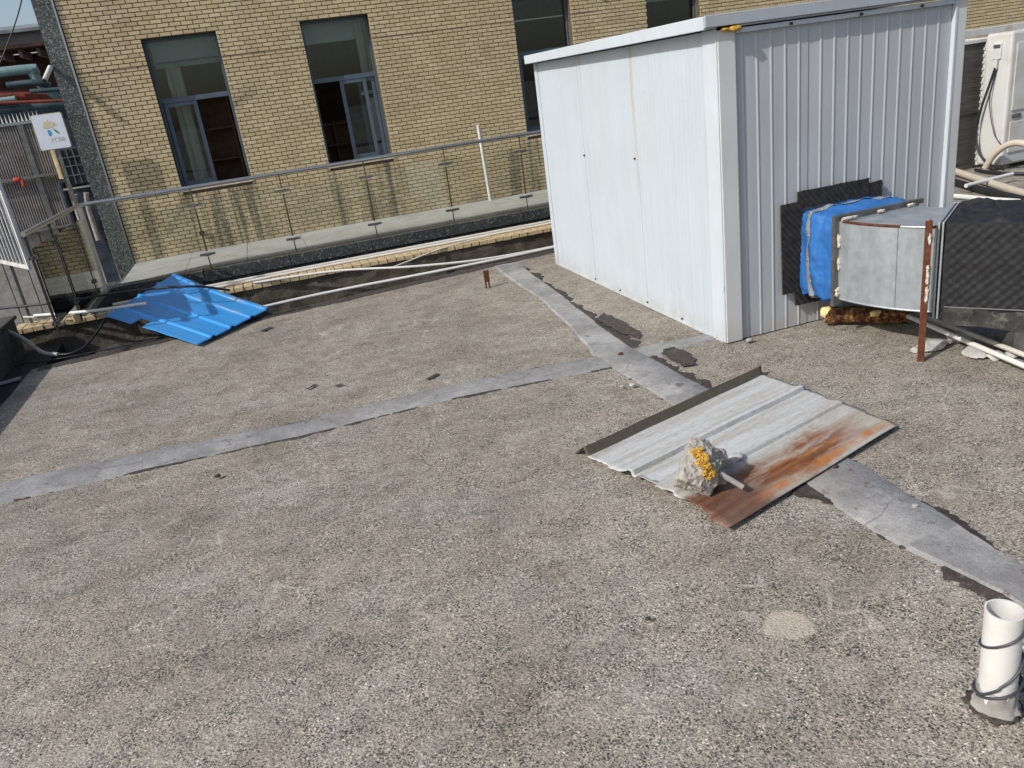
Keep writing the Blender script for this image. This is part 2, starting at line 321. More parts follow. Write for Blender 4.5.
def mat_glass(name, tint, ior=1.5, gr=.0):
    m = bpy.data.materials.new(name); m.use_nodes = True; t = m.node_tree; t.nodes.clear()
    o = t.nodes.new('ShaderNodeOutputMaterial'); mx = t.nodes.new('ShaderNodeMixShader'); fr = t.nodes.new('ShaderNodeFresnel')
    tr = t.nodes.new('ShaderNodeBsdfTransparent'); gl = t.nodes.new('ShaderNodeBsdfGlossy')
    tr.inputs[0].default_value = (*tint, 1); gl.inputs['Roughness'].default_value = gr; gl.inputs[0].default_value = (.96, .98, .97, 1); fr.inputs[0].default_value = ior
    t.links.new(fr.outputs[0], mx.inputs[0]); t.links.new(tr.outputs[0], mx.inputs[1]); t.links.new(gl.outputs[0], mx.inputs[2]); t.links.new(mx.outputs[0], o.inputs[0])
    M[name] = m
mat_glass('rail_glass', (.955, .97, .96)); mat_glass('window_glass', (.82, .86, .84), 1.5)

# ------------------------------------------------------------------ mesh helpers
BASE = {}
def link(o): sc.collection.objects.link(o); return o
def tag(o, label=None, cat=None, group=None, kind=None):
    for k, v in (('label', label), ('category', cat), ('group', group), ('kind', kind)):
        if v: o[k] = v
    return o
def thing(name, label, cat, loc, group=None):
    o = link(bpy.data.objects.new(name, None)); o.location = loc; o.empty_display_size = .1
    BASE[o.name] = Vector(loc); return tag(o, label, cat, group)
class MB:
    def __init__(s): s.v = []; s.f = []; s.uv = None
    def add(s, vs, fs):
        k = len(s.v); s.v += [Vector(v) for v in vs]; s.f += [[i + k for i in f] for f in fs]; return s
    def box(s, x0, x1, y0, y1, z0, z1):
        return s.add([(x0, y0, z0), (x1, y0, z0), (x1, y1, z0), (x0, y1, z0), (x0, y0, z1), (x1, y0, z1), (x1, y1, z1), (x0, y1, z1)],
                     [[3, 2, 1, 0], [4, 5, 6, 7], [0, 1, 5, 4], [1, 2, 6, 5], [2, 3, 7, 6], [3, 0, 4, 7]])
    def obox(s, c, half, ax, ay, az):            # oriented box
        c, ax, ay, az = Vector(c), Vector(ax).normalized(), Vector(ay).normalized(), Vector(az).normalized()
        vs = [c + ax * half[0] * i + ay * half[1] * j + az * half[2] * k for k in (-1, 1) for i, j in ((-1, -1), (1, -1), (1, 1), (-1, 1))]
        return s.add(vs, [[3, 2, 1, 0], [4, 5, 6, 7], [0, 1, 5, 4], [1, 2, 6, 5], [2, 3, 7, 6], [3, 0, 4, 7]])
    def bar(s, a, b, w_, h_, up=(0, 0, 1)):
        a, b = Vector(a), Vector(b); d = (b - a); x = d.normalized(); u = Vector(up); y = u.cross(x).normalized(); z = x.cross(y)
        return s.obox((a + b) / 2, (d.length / 2, w_ / 2, h_ / 2), x, y, z)
    def prism(s, poly, z0, z1):
        n = len(poly)
        return s.add([(x, y, z0) for x, y in poly] + [(x, y, z1) for x, y in poly],
                     [list(range(n))[::-1], list(range(n, 2 * n))] + [[i, (i + 1) % n, n + (i + 1) % n, n + i] for i in range(n)])
    def tube(s, path, r, n=10, caps=True, rs=None):
        P = [Vector(p) for p in path]; k0 = len(s.v); prev = None
        for i, p in enumerate(P):
            d = (P[min(i + 1, len(P) - 1)] - P[max(i - 1, 0)]).normalized()
            if prev is None: a = d.orthogonal().normalized()
            else: a = (prev - d * prev.dot(d)).normalized()
            prev = a; b = d.cross(a); rr = rs[i] if rs else r
            for j in range(n):
                t = 2 * math.pi * j / n; s.v.append(p + (a * math.cos(t) + b * math.sin(t)) * rr)
        for i in range(len(P) - 1):
            for j in range(n):
                s.f.append([k0 + i * n + j, k0 + i * n + (j + 1) % n, k0 + (i + 1) * n + (j + 1) % n, k0 + (i + 1) * n + j])
        if caps: s.f.append([k0 + j for j in range(n)][::-1]); s.f.append([k0 + (len(P) - 1) * n + j for j in range(n)])
        return s
    def grid(s, fn, nu, nv, keep=None, close=False):   # fn(u, v) -> point
        k = len(s.v)
        for j in range(nv + 1):
            for i in range(nu + 1): s.v.append(Vector(fn(i / nu, j / nv)))
        for j in range(nv):
            for i in range(nu):
                if keep and not keep((i + .5) / nu, (j + .5) / nv): continue
                a = k + j * (nu + 1) + i; s.f.append([a, a + 1, a + nu + 2, a + nu + 1])
        return s
    def rock(s, c, size, sub=3, amp=.35, seed=0, fr=1.6, rot=0, flat=None):
        bm = bmesh.new(); bmesh.ops.create_icosphere(bm, subdivisions=sub, radius=1)
        off = Vector((seed * 7.3, seed * 3.1, seed * 1.7)); vs = []; rm = Matrix.Rotation(rot, 3, 'Z')
        for v in bm.verts:
            d = v.co.normalized(); k = 1 + amp * noise.noise(d * fr + off) + amp * .45 * noise.noise(d * fr * 3 + off) + amp * .2 * noise.noise(d * fr * 8 + off)
            q = d * k; m = max(abs(q.x), abs(q.y), abs(q.z)); q = q.lerp(q / m * .85, .35)
            if flat is not None: q.z = max(q.z, flat)
            vs.append(Vector(c) + rm @ Vector((q.x * size[0], q.y * size[1], q.z * size[2])))
        bm.verts.index_update(); fs = [[v.index for v in f.verts] for f in bm.faces]; bm.free(); return s.add(vs, fs)
    def chunk(s, c, size, seed=0, sub=4, npl=11, rot=0, rough_=.05):     # broken lump: planes knocked off, crumbly faces
        rg = random.Random(seed * 97 + 13); pl = []
        for i in range(npl):
            d = Vector((rg.gauss(0, 1), rg.gauss(0, 1), rg.gauss(0, 1))).normalized(); pl.append((d, rg.uniform(.62, .95)))
        pl.append((Vector((0, 0, -1)), .7)); bm = bmesh.new(); bmesh.ops.create_icosphere(bm, subdivisions=sub, radius=1); vs = []; rm = Matrix.Rotation(rot, 3, 'Z'); off = Vector((seed * 5.1, seed * 2.3, 0))
        for v in bm.verts:
            d = v.co.normalized(); k = 1.1
            for n, h in pl:
                q = d.dot(n)
                if q > .05: k = min(k, h / q)
            k *= 1 + rough_ * (noise.noise(d * 4 + off) + .7 * noise.noise(d * 11 + off) + .4 * noise.noise(d * 24 + off)); q = d * k
            vs.append(Vector(c) + rm @ Vector((q.x * size[0], q.y * size[1], q.z * size[2])))
        bm.verts.index_update(); fs = [[v.index for v in f.verts] for f in bm.faces]; bm.free(); return s.add(vs, fs)
    def build(s, name, mat, parent=None, smooth=False, bevel=0, uv=None, kind=None):
        base = Vector((0, 0, 0)); q = parent
        while q is not None:
            if q.name in BASE: base = BASE[q.name]; break
            q = q.parent
        me = bpy.data.meshes.new(name); me.from_pydata([tuple(v - base) for v in s.v], [], s.f); me.validate()
        if uv:
            ul = me.uv_layers.new(name='UVMap')
            for lp in me.loops: ul.data[lp.index].uv = uv[lp.vertex_index]
        me.materials.append(M[mat]); o = link(bpy.data.objects.new(name, me)); o.parent = parent
        if smooth:
            for p in me.polygons: p.use_smooth = True
            if smooth != 'all':
                ang = R(smooth if not isinstance(smooth, bool) else 40)
                me.set_sharp_from_angle(angle=ang)
        if bevel:
            b = o.modifiers.new('bevel', 'BEVEL'); b.width = bevel; b.segments = 2; b.limit_method = 'ANGLE'; b.angle_limit = R(40); b.harden_normals = False
        if kind: o['kind'] = kind
        return o
def struct(mb, name, mat, **k): return tag(mb.build(name, mat, **k), kind='structure')
def rnd(a, b): return random.uniform(a, b)
def wob(x, y=0, z=0, f=1.0): return noise.noise(Vector((x * f, y * f, z * f)))
def smooth_path(pts, n=8):                       # Catmull-Rom
    P = [Vector(p) for p in pts]; P = [P[0] * 2 - P[1]] + P + [P[-1] * 2 - P[-2]]; out = []
    for i in range(1, len(P) - 2):
        for k in range(n):
            t = k / n; a, b, c, d = P[i - 1:i + 3]
            out.append(.5 * ((2 * b) + (c - a) * t + (2 * a - 5 * b + 4 * c - d) * t * t + (3 * b - a - 3 * c + d) * t ** 3))
    return out + [P[-2]]

# ------------------------------------------------------------------ ground, roof floor, seams, gutters
m = MB(); m.add([(-1500, -1500, -4), (1500, -1500, -4), (1500, 1500, -4), (-1500, 1500, -4)], [[0, 1, 2, 3]]); struct(m, 'ground', 'ground')
def edgeY(x): return 8.60 + .112 * (x + .2) if x < 6 else 8.60 + .112 * 6.2 + (x - 6) * .35
LX = -2.52
def build_floor():
    m = MB(); xs = [LX + .25 * i for i in range(75)]; ys = 48; top = []
    for x in xs:
        for j in range(ys + 1):
            Y1 = edgeY(x) + .03 * wob(x, 0, 0, 2.2) + .012 * wob(x, 0, 0, 9); y = -3 + (Y1 + 3) * j / ys
            m.v.append(Vector((x + (.03 * wob(y, 3, 0, 1.3) if x == LX else 0), y, .006 * wob(x, y, 0, .8) + .002 * wob(x, y, 0, 3))))
    n = ys + 1
    for i in range(len(xs) - 1):
        for j in range(ys): m.f.append([i * n + j, (i + 1) * n + j, (i + 1) * n + j + 1, i * n + j + 1])
    k = len(m.v)                                  # the cut edges drop down
    rim = [i * n + ys for i in range(len(xs))][::-1] + [j for j in range(ys)][::-1]
    for q in rim: v = m.v[q]; m.v.append(Vector((v.x, v.y, -.30)))
    for a in range(len(rim) - 1): m.f.append([rim[a], rim[a + 1], k + a + 1, k + a])
    struct(m, 'roof_floor', 'floor', smooth=30)
build_floor()
m = MB(); m.box(-3.2, LX + .06, -3, 9.4, -.4, -.035); struct(m, 'gutter_membrane', 'membrane')
m = MB(); m.grid(lambda u, v: (-3.1 + u * 19, 8.2 + v * 1.9, -.17 + .03 * wob(u * 19, v * 2, 0, 3)), 90, 10); struct(m, 'roof_gutter', 'trough')
# smooth cement seams: slightly proud, ragged edges, laid over wider bitumen
def strip(name, pts, mat, z, rag, seed, lab=None):   # pts: (centre x, centre y, half width), along a polyline
    m = MB(); L = []; Rr = []
    for i in range(len(pts) - 1):
        a, b = pts[i], pts[i + 1]; d = Vector((b[0] - a[0], b[1] - a[1], 0)); nrm = Vector((-d.y, d.x, 0)).normalized()
        k = max(2, int(d.length / .018))
        for q in range(k + (1 if i == len(pts) - 2 else 0)):
            t = q / k; c = Vector((a[0] + d.x * t, a[1] + d.y * t, 0)); h = a[2] + (b[2] - a[2]) * t
            e1 = h + rag * (wob(c.x + seed, c.y, 1, 3.2) + .6 * wob(c.x, c.y + seed, 2, 11) + .35 * wob(c.x, c.y + seed, 2, 37)); e2 = h + rag * (wob(c.x, c.y + seed, 5, 3.2) + .6 * wob(c.x + seed, c.y, 7, 11) + .35 * wob(c.x + seed, c.y, 7, 37))
            L.append(c + nrm * max(.01, e1)); Rr.append(c - nrm * max(.01, e2))
    n = len(L)
    for i in range(n):
        c = (L[i] + Rr[i]) / 2; zz = z + .006 * wob(c.x, c.y, 0, .8)
        for p, k in ((L[i], 0), (L[i].lerp(Rr[i], .06), 1), (L[i].lerp(Rr[i], .5), 1.3), (L[i].lerp(Rr[i], .94), 1), (Rr[i], 0)):
            m.v.append(Vector((p.x, p.y, zz * (1 if k else .2) + (k - 1) * .003)))
    for i in range(n - 1):
        for j in range(4): m.f.append([i * 5 + j, i * 5 + j + 1, (i + 1) * 5 + j + 1, (i + 1) * 5 + j])
    return struct(m, name, mat, smooth=True)
strip('seam_bitumen', [(LX + .3, 5.24, .178), (-1.1, 5.195, .165), (-.12, 5.095, .136), (.93, 5.115, .146), (2.1, 4.99, .154)], 'bitumen', .005, .04, 3)
strip('seam_bitumen', [(2.53, 8.5, .13), (2.47, 7.2, .10), (2.40, 6.2, .115), (2.32, 5.5, .13), (2.27, 4.6, .15), (2.29, 3.6, .16), (2.33, 2.75, .175), (2.33, 2.2, .15), (2.33, 1.0, .10)], 'bitumen', .006, .075, 11)
strip('seam_strip', [(LX + .02, 5.32, .19), (-2.0, 5.24, .185), (-1.1, 5.20, .155), (-.12, 5.10, .125), (.93, 5.12, .135), (2.08, 5.0, .145), (2.98, 4.965, .06)], 'strip', .012, .009, 5)
strip('seam_strip', [(2.50, 8.70, .15), (2.44, 7.9, .13), (2.40, 6.95, .105), (2.29, 5.85, .115), (2.215, 5.1, .155), (2.25, 4.3, .155), (2.28, 3.5, .17), (2.32, 2.82, .185), (2.31, 2.3, .165), (2.34, 1.8, .10), (2.31, .6, .12)], 'strip', .0165, .010, 17)

strip('edge_bitumen', [(x_, edgeY(x_) - .06, .085) for x_ in (-2.45, -1, 0, 1, 2, 3, 4, 5.5)], 'bitumen', .008, .03, 29)
# ------------------------------------------------------------------ tiled building with windows
YW = 12.60
bld = thing('tiled_building', 'long building faced in buff brick-shaped tiles with tall blue-framed windows', 'building', (6, YW, 0))
WINS = [(-1.10, -.115, 1.13, 3.17), (1.05, 2.035, 1.13, 3.17), (4.27, 5.22, 1.13, 3.17), (6.55, 7.52, 1.13, 3.17)]
X0, X1, Z1 = -2.02, 15.5, 4.5
m = MB(); yb = YW + .008; edges = [X0] + [e for q in WINS for e in q[:2]] + [X1]
for i in range(0, len(edges), 2): m.box(edges[i], edges[i + 1], yb, yb + .22, -.5, Z1)
for a, b, z0, z1 in WINS: m.box(a, b, yb, yb + .22, -.5, z0); m.box(a, b, yb, yb + .22, z1, Z1)
wall = m.build('wall', 'mortar', bld)
def build_tiles():
    PW, PH, J = .1555, .0555, .0078; me = MB()
    w2, h2 = (PW - J) / 2, (PH - J) / 2
    me.add([(-w2, .004, -h2), (w2, .004, -h2), (w2, .004, h2), (-w2, .004, h2), (-w2 + .003, -.006, -h2 + .003), (w2 - .003, -.006, -h2 + .003), (w2 - .003, -.006, h2 - .003), (-w2 + .003, -.006, h2 - .003)],
           [[4, 5, 6, 7], [0, 1, 5, 4], [1, 2, 6, 5], [2, 3, 7, 6], [3, 0, 4, 7]])
    full = bpy.data.meshes.new('tile'); full.from_pydata([tuple(v) for v in me.v], [], me.f); full.materials.append(M['tile'])
    rest = MB(); spots = []
    row = 0; z = .235 + PH / 2
    while z < Z1 - .05:
        x = X0 + .005 - (PW / 2 if row % 2 else 0)
        while x < X1:
            a, b = max(x, X0 + .004) + J / 2, min(x + PW, X1) - J / 2
            segs = [(a, b)]
            for wa, wb, z0, z1 in WINS:
                if z + h2 > z0 - .02 and z - h2 < z1 + .004:
                    ns = []
                    for p, q in segs:
                        if q <= wa or p >= wb: ns.append((p, q))
                        else:
                            if p < wa - .02: ns.append((p, wa - .003))
                            if q > wb + .02: ns.append((wb + .003, q))
                    segs = ns
            for p, q in segs:
                if q - p > .012: spots.append((p, q, z))
            x += PW
        row += 1; z += PH
    def depth(s): return .24 * (s[0] + .07) - .36 * (s[2] - 2)
    cand = sorted([s for s in spots if s[1] - s[0] > .14 and -1.85 < s[0] < 3.6 and 1.3 < s[2] < 3.35 and .5 < 1], key=lambda s: abs(s[0] - .5) * .25 + abs(s[2] - 2.4))[:300]
    cs = set(cand)
    for s in spots:
        cx, hw = (s[0] + s[1]) / 2, (s[1] - s[0]) / 2; t = rnd(-.0012, .0012); tl = rnd(-.0008, .0008)
        if s in cs:
            o = link(bpy.data.objects.new('tile', full)); o.parent = wall; o.location = Vector((cx, YW + t, s[2])) - BASE[bld.name]; o.rotation_euler = (rnd(-.006, .006), 0, rnd(-.004, .004))
        else:
            y = YW + t; z = s[2]
            rest.add([(cx - hw, y + .004, z - h2), (cx + hw, y + .004, z - h2), (cx + hw, y + .004, z + h2), (cx - hw, y + .004, z + h2),
                      (cx - hw + .003, y - .006 + tl, z - h2 + .003), (cx + hw - .003, y - .006 + tl, z - h2 + .003), (cx + hw - .003, y - .006 - tl, z + h2 - .003), (cx - hw + .003, y - .006 - tl, z + h2 - .003)],
                     [[4, 5, 6, 7], [0, 1, 5, 4], [1, 2, 6, 5], [2, 3, 7, 6], [3, 0, 4, 7]])
    rest.build('tile_field', 'tile', wall, kind='stuff')
build_tiles()
def window(i, a, b, z0, z1, sashes, tz, dark=None):
    y = YW + .15; wn = MB().box(a, b, y - .004, y + .05, z1 - .035, z1).box(a, b, y - .004, y + .05, z0, z0 + .04).box(a, a + .035, y - .003, y + .05, z0 + .04, z1 - .035).box(b - .035, b, y - .003, y + .05, z0 + .04, z1 - .035)
    wn.box(a + .035, b - .035, y - .001, y + .05, tz - .033, tz + .033)
    o = wn.build('window', 'blue_alu', bld, bevel=.004)
    MB().box(a + .035, b - .035, y + .02, y + .028, tz + .033, z1 - .035).build('pane', 'window_glass', o)
    for k, (p, q) in enumerate(sashes):
        ys = y + .004 + .022 * k; s = MB(); zz0, zz1 = z0 + .042, tz - .035
        s.box(p, p + .055, ys, ys + .02, zz0, zz1).box(q - .055, q, ys, ys + .02, zz0, zz1).box(p + .055, q - .055, ys, ys + .02, zz1 - .05, zz1).box(p + .055, q - .055, ys, ys + .02, zz0, zz0 + .07)
        s.build('sash', 'blue_alu', o, bevel=.003); MB().box(p + .055, q - .055, ys + .007, ys + .013, zz0 + .07, zz1 - .05).build('pane', 'window_glass', o)
    MB().box(a - .02, b + .02, YW - .014, y - .006, z0 - .020, z0 - .002).build('sill', 'sill', o, bevel=.004)
    r = MB(); ya, yb2 = yb + .221, yb + 3.2                     # dim room behind
    r.box(a - .7, b + .7, yb2, yb2 + .05, 0, 3.6).box(a - .75, a - .7, ya, yb2, 0, 3.6).box(b + .7, b + .75, ya, yb2, 0, 3.6).box(a - .7, b + .7, ya, yb2, 3.6, 3.65).box(a - .7, b + .7, ya, yb2, -.05, 0)
    r.build('room', 'room_dark', bld)
    return o
w0 = window(0, *WINS[0], [(-1.055, -.60)], 2.36); w1 = window(1, *WINS[1], [(1.46, 1.86), (1.72, 1.99)], 2.36)
w2 = window(2, *WINS[2], [(4.315, 4.79), (4.74, 5.175)], 2.36); w3 = window(3, *WINS[3], [(6.6, 7.05), (7.02, 7.475)], 2.36)
MB().box(-1.06, -.155, YW + .21, YW + .222, 2.85, 2.875).build('glazing_bar', 'blue_alu', w0); MB().box(4.31, 5.18, YW + .21, YW + .218, 2.84, 2.86).build('glazing_bar', 'stainless', w2)
def curtain(name, x0, x1, z0, z1, y, mat, label, cat, amp=.03, fq=26):
    m = MB(); m.grid(lambda u, v: (x0 + (x1 - x0) * u + .02 * wob(v * 3, u, 2), y + amp * math.sin(u * (x1 - x0) * fq * 2) + .01 * wob(u * 9, v * 2), z0 + (z1 - z0) * v), 40, 8)
    n = len(m.v); vs = [v + Vector((0, .004, 0)) for v in m.v]; fs = [[i for i in f[::-1]] for f in m.f]; m.add(vs, fs)
    return tag(m.build(name, mat, smooth='all'), label, cat)
curtain('window_blind', -1.04, -.15, 2.80, 3.22, YW + .34, 'blind', 'pale blind drawn at the top of the leftmost window', 'blind', .002)
curtain('curtain', -.92, -.72, 1.1, 2.85, YW + .36, 'curtain', 'narrow pale curtain hanging behind the leftmost window', 'curtain')
curtain('window_blind', 1.02, 1.95, 2.88, 3.22, YW + .36, 'blind', 'pale blind at the top of the window with the open left half', 'blind', .002)
curtain('curtain', 1.84, 2.02, 2.38, 3.22, YW + .30, 'curtain', 'bunched pale curtain at the upper right of the second window', 'curtain')
curtain('window_blind', 6.5, 7.6, 2.9, 3.5, YW + .36, 'blind', 'pale blind in the window just above the white eave trim', 'blind', .002)
def shelf(x0, x1, z0, z1, y, label):
    t = thing('bookshelf', label, 'shelf', ((x0 + x1) / 2, y, 0)); MB().box(x0, x1, y + .3, y + .33, 0, z1).build('back_panel', 'wood_brown', t)
    for x in (x0, (x0 + x1) / 2, x1): MB().box(x - .015, x + .015, y, y + .299, 0, z1).build('upright', 'wood_brown', t)
    for k in range(6): z = .05 + (z1 - .1) * k / 5; MB().box(x0 + .016, (x0 + x1) / 2 - .016, y + .002, y + .298, z, z + .03).box((x0 + x1) / 2 + .016, x1 - .016, y + .002, y + .298, z, z + .03).build('shelf_board', 'wood_brown', t)
shelf(-.75, .35, 0, 2.4, YW + .9, 'dark brown bookshelf inside the room behind the leftmost window'); shelf(.8, 1.9, 0, 1.75, YW + 1.2, 'dark brown bookshelf inside the room behind the second window')
# granite corner pillar
pl = MB(); z = -.5
while z < 4.6:
    pl.box(-2.275, -2.05, 12.565, 12.80, z + .003, z + .697); z += .7
pil = pl.build('corner_pillar', 'granite', bld); MB().box(-2.27, -2.055, 12.571, 12.79, -.5, 4.7).build('pillar_core', 'mortar', pil)
MB().box(-2.048, -2.022, 12.575, 12.60, .2, 4.7).build('corner_strip', 'stainless', bld)
m = MB(); m.box(-2.26, 15.5, 15.85, 16.0, -4, 4.5).box(-2.27, -2.06, 12.81, 15.85, -4, 4.5).box(-2.26, 15.5, 12.85, 16.0, 4.51, 4.7); m.build('rear_wall', 'concrete_grey', bld)
# small wall fittings: a vent hole spout and a round lamp
tag(MB().tube([(-1.0, 12.60, .50), (-1.0, 12.55, .495)], .035, 14).build('drain_spout', 'black_cable', smooth=True), 'short black drain spout low on the tiled wall', 'spout')
tag(MB().rock((5.62, 12.56, 3.16), (.05, .05, .05), 2, .1, 3).build('wall_knob', 'black_cable', smooth='all'), 'small black round fitting on the tiled wall beside the third window', 'fitting')

# ------------------------------------------------------------------ balcony: walkway, granite kerb, glass railing
m = MB()
for i in range(22): x = -2.0 + i * .8; m.box(x + .002, x + .798, 10.95, 12.598, .10, .236 + rnd(-.002, .002))
struct(m, 'walkway', 'walkway_slab', bevel=.003)
m = MB(); m.box(-2.2, 15.5, 10.99, 12.59, -.3, .098); struct(m, 'walkway_base', 'concrete_dark')
kerb = thing('granite_kerb', 'dark speckled granite kerb below the glass railing', 'kerb', (0, 10.8, -.3))
for i in range(16):
    x = -2.06 + i * 1.1; MB().box(x + .004, x + 1.096, 10.72, 10.945, .10, .245).build('slab', 'black_granite', kerb, bevel=.004)
    MB().box(x + .5 + .004, x + .5 + 1.096, 10.745, 10.985, -.35, .085).build('slab', 'black_granite', kerb, bevel=.004)
for i in range(2):
    y = 10.712 - i * .62; MB().box(-2.26, -2.07, y - .612, y, .10, .245).build('slab', 'black_granite', kerb, bevel=.004)
MB().box(-2.27, -2.055, 10.716, 11.2, .101, .246).build('slab', 'black_granite', kerb, bevel=.004); MB().box(-2.24, -2.09, 9.5, 10.74, -.35, .097).build('core', 'concrete_dark', kerb)
rl = thing('glass_railing', 'frameless glass railing with steel handrail and clamps along the walkway', 'railing', (-2.15, 10.83, .25))
MB().tube([(-2.15, 8.2, 1.28)] + [(-2.15, 10.72, 1.28), (-2.125, 10.805, 1.28), (-2.04, 10.83, 1.28)] + [(14, 10.83, 1.28)], .024, 12).build('handrail', 'stainless', rl, smooth=True)
PX = [-2.1 + .14] + [-.86 + 1.1 * k for k in range(14)]
for k in range(len(PX) - 1):
    MB().box(PX[k] + .008, PX[k + 1] - .008, 10.824, 10.836, .262, 1.13).build('glass_panel', 'rail_glass', rl)
clm = None
def clamp(loc, rz):
    global clm
    if clm is None:
        m = MB(); m.box(-.095, .095, -.020, -.006, -.014, .014).box(-.03, .03, -.034, -.0205, -.02, .02).box(-.095, .095, .0065, .018, -.014, .014)
        o = m.build('clamp', 'dark_steel', None, bevel=.003); clm = o
    else: o = link(clm.copy())
    o.parent = rl; o.location = Vector(loc) - BASE[rl.name]; o.rotation_euler = (0, 0, rz)
for x in PX[1:]:
    for z in (.43, 1.06): clamp((x, 10.83, z), 0)
    MB().tube([(x, 10.83, .246), (x, 10.83, .40)], .008, 8).tube([(x, 10.83, .47), (x, 10.83, 1.02)], .011, 8).tube([(x, 10.83, 1.09), (x, 10.83, 1.262)], .008, 8).build('joint_rod', 'bronze', rl, smooth=True)
PY = [10.72, 10.29, 9.19, 8.22]
for k in range(len(PY) - 1):
    a, b = PY[k], PY[k + 1]; hi = a - .02; lo = b + (.02 if k == 0 else .10)
    if hi - lo > .1: MB().box(-2.156, -2.144, lo, hi, .40 if hi < 9.6 else .262, 1.13).build('glass_panel', 'rail_glass', rl)
for y in PY[1:]:
    MB().box(-2.16, -2.14, y - .012, y + .012, .34 if y < 9 else (.21 if y < 9.6 else .246), 1.262).build('post', 'black_cable', rl)
    for z in (.43, 1.06): clamp((-2.15, y + .02, z), math.pi / 2)
m = MB(); m.box(-2.17, -2.12, 10.78, 10.85, .247, 1.255); m.build('corner_post', 'stainless', rl, bevel=.004)
# white pole on the walkway
m = MB(); m.tube([(3.455, 12.45, .237), (3.41, 12.41, 1.42)], .026, 12); tag(m.build('white_pole', 'pvc', smooth=True), 'thin white pole leaning on the tiled wall behind the glass', 'pole')

# ------------------------------------------------------------------ parapets
par = thing('parapet_wall', 'low weathered parapet capped with narrow buff tiles beyond the roof gutter', 'parapet', (0, 9.55, -.6))
m = MB(); m.grid(lambda u, v: (-2.9 + u * 16, 9.43 + .02 * wob(u * 16, v, 0, 4), -.6 + v * .775), 120, 8); m.box(-2.9, 13.1, 9.46, 9.72, -.6, .172); m.build('body', 'parapet', par)
ct = None
for i in range(150):
    x = -2.85 + i * .106
    if ct is None:
        ct = MB().box(-.048, .048, -.165, .155, -.040, .012).build('cap_tile', 'cap_tile', None, bevel=.003); o = ct
        MBf = None
    else: o = link(ct.copy())
    o.parent = par; o.location = Vector((x, 9.57 + rnd(-.006, .006), .19)) - BASE[par.name]; o.rotation_euler = (rnd(-.02, .02), rnd(-.012, .012), rnd(-.02, .02))
lp = thing('parapet_wall', 'dark stained low parapet at the left edge of the roof', 'parapet', (-3.0, 5, -.4))
m = MB(); m.box(-3.15, -2.80, -3, 9.30, -.4, .34); m.build('body', 'concrete_dark', lp, bevel=.015); MB().box(-3.2, -2.765, -3, 9.30, .345, .385).build('coping', 'concrete_dark', lp, bevel=.012)

# ------------------------------------------------------------------ metal shed
SX0, SX1, SY0, SY1 = 2.955, 4.95, 4.78, 8.25
sh = thing('metal_shed', 'white sandwich-panel shed with grey ribbed front and overhanging eave', 'shed', ((SX0 + SX1) / 2, 6.5, 0))
# left face: three smooth panels with fine pressed lines
for a, b in ((4.93, 6.00), (6.005, 7.115), (7.12, 8.16)):
    m = MB()
    def fn(u, v, a=a, b=b):
        y = a + (b - a) * u; e = min(u, 1 - u); return (SX0 + (.010 if e < .004 else 0) + .007 * wob(y * 1.6, v * 2.4, 3) + .0004 * math.sin(y * 2 * math.pi / .055), y, .025 + v * 2.10)
    m.grid(fn, 200, 6); m.f = [f[::-1] for f in m.f]; m.box(SX0 + .012, SX0 + .06, a + .001, b - .001, .025, 2.12); m.build('side_panel', 'white_panel', sh, smooth=50)
m = MB(); m.box(SX0 - .006, SX0 + .05, 8.165, 8.25, .012, 2.13).box(SX0 - .012, SX0 + .002, 8.18, 8.195, .012, 2.13).box(SX0 - .012, SX0 + .002, 8.215, 8.23, .012, 2.13); m.build('corner_trim', 'white_trim', sh, bevel=.003)
m = MB(); m.box(SX0 - .008, SX0 + .0, SY0 - .02, 4.925, .012, 2.13); m.build('corner_trim', 'white_trim', sh, bevel=.002)
m = MB(); m.box(SX0 + .001, 3.085, SY0 - .028, SY0 + .02, .01, 2.12); m.build('corner_post', 'post_trim', sh, bevel=.004)
m = MB(); m.box(4.865, 4.95, SY0 - .03, SY0 + .02, .012, 2.12); m.build('corner_post', 'post_trim', sh, bevel=.004); MB().box(4.848, 4.864, SY0 - .034, SY0 + .01, .012, 2.12).build('corner_trim', 'white_trim', sh)
# front face: ribbed panels
for x, b in ((3.09, 3.66), (3.662, 4.846)):
    m = MB(); pts = [(x, .004)]; q = x + (.05 if x < 3.5 else .085)
    while q < b - .04:
        pts += [(q, 0), (q + .010, -.0045), (q + .015, -.0045), (q + .021, 0)]; q += .1085
    pts.append((b - .002, 0)); n = len(pts)
    for zz in (.01, .7, 1.4, 2.10):
        for px_, py_ in pts: m.v.append(Vector((px_, SY0 + py_ + .004 * wob(px_ * 3, zz * 1.5), zz)))
    for r_ in range(3):
        for i in range(n - 1): m.f.append([r_ * n + i, r_ * n + i + 1, (r_ + 1) * n + i + 1, (r_ + 1) * n + i])
    m.box(x + .001, b - .003, SY0 + .012, SY0 + .06, .01, 2.10); m.build('front_panel', 'grey_panel', sh)
m = MB(); m.box(SX0 + .02, SX1, SY1 - .06, SY1 - .005, .02, 2.12); m.build('back_panel', 'white_panel', sh); m = MB(); m.box(SX1 - .05, SX1 + .002, SY0 + .03, SY1 - .061, .02, 2.12); m.build('side_panel', 'white_panel', sh)
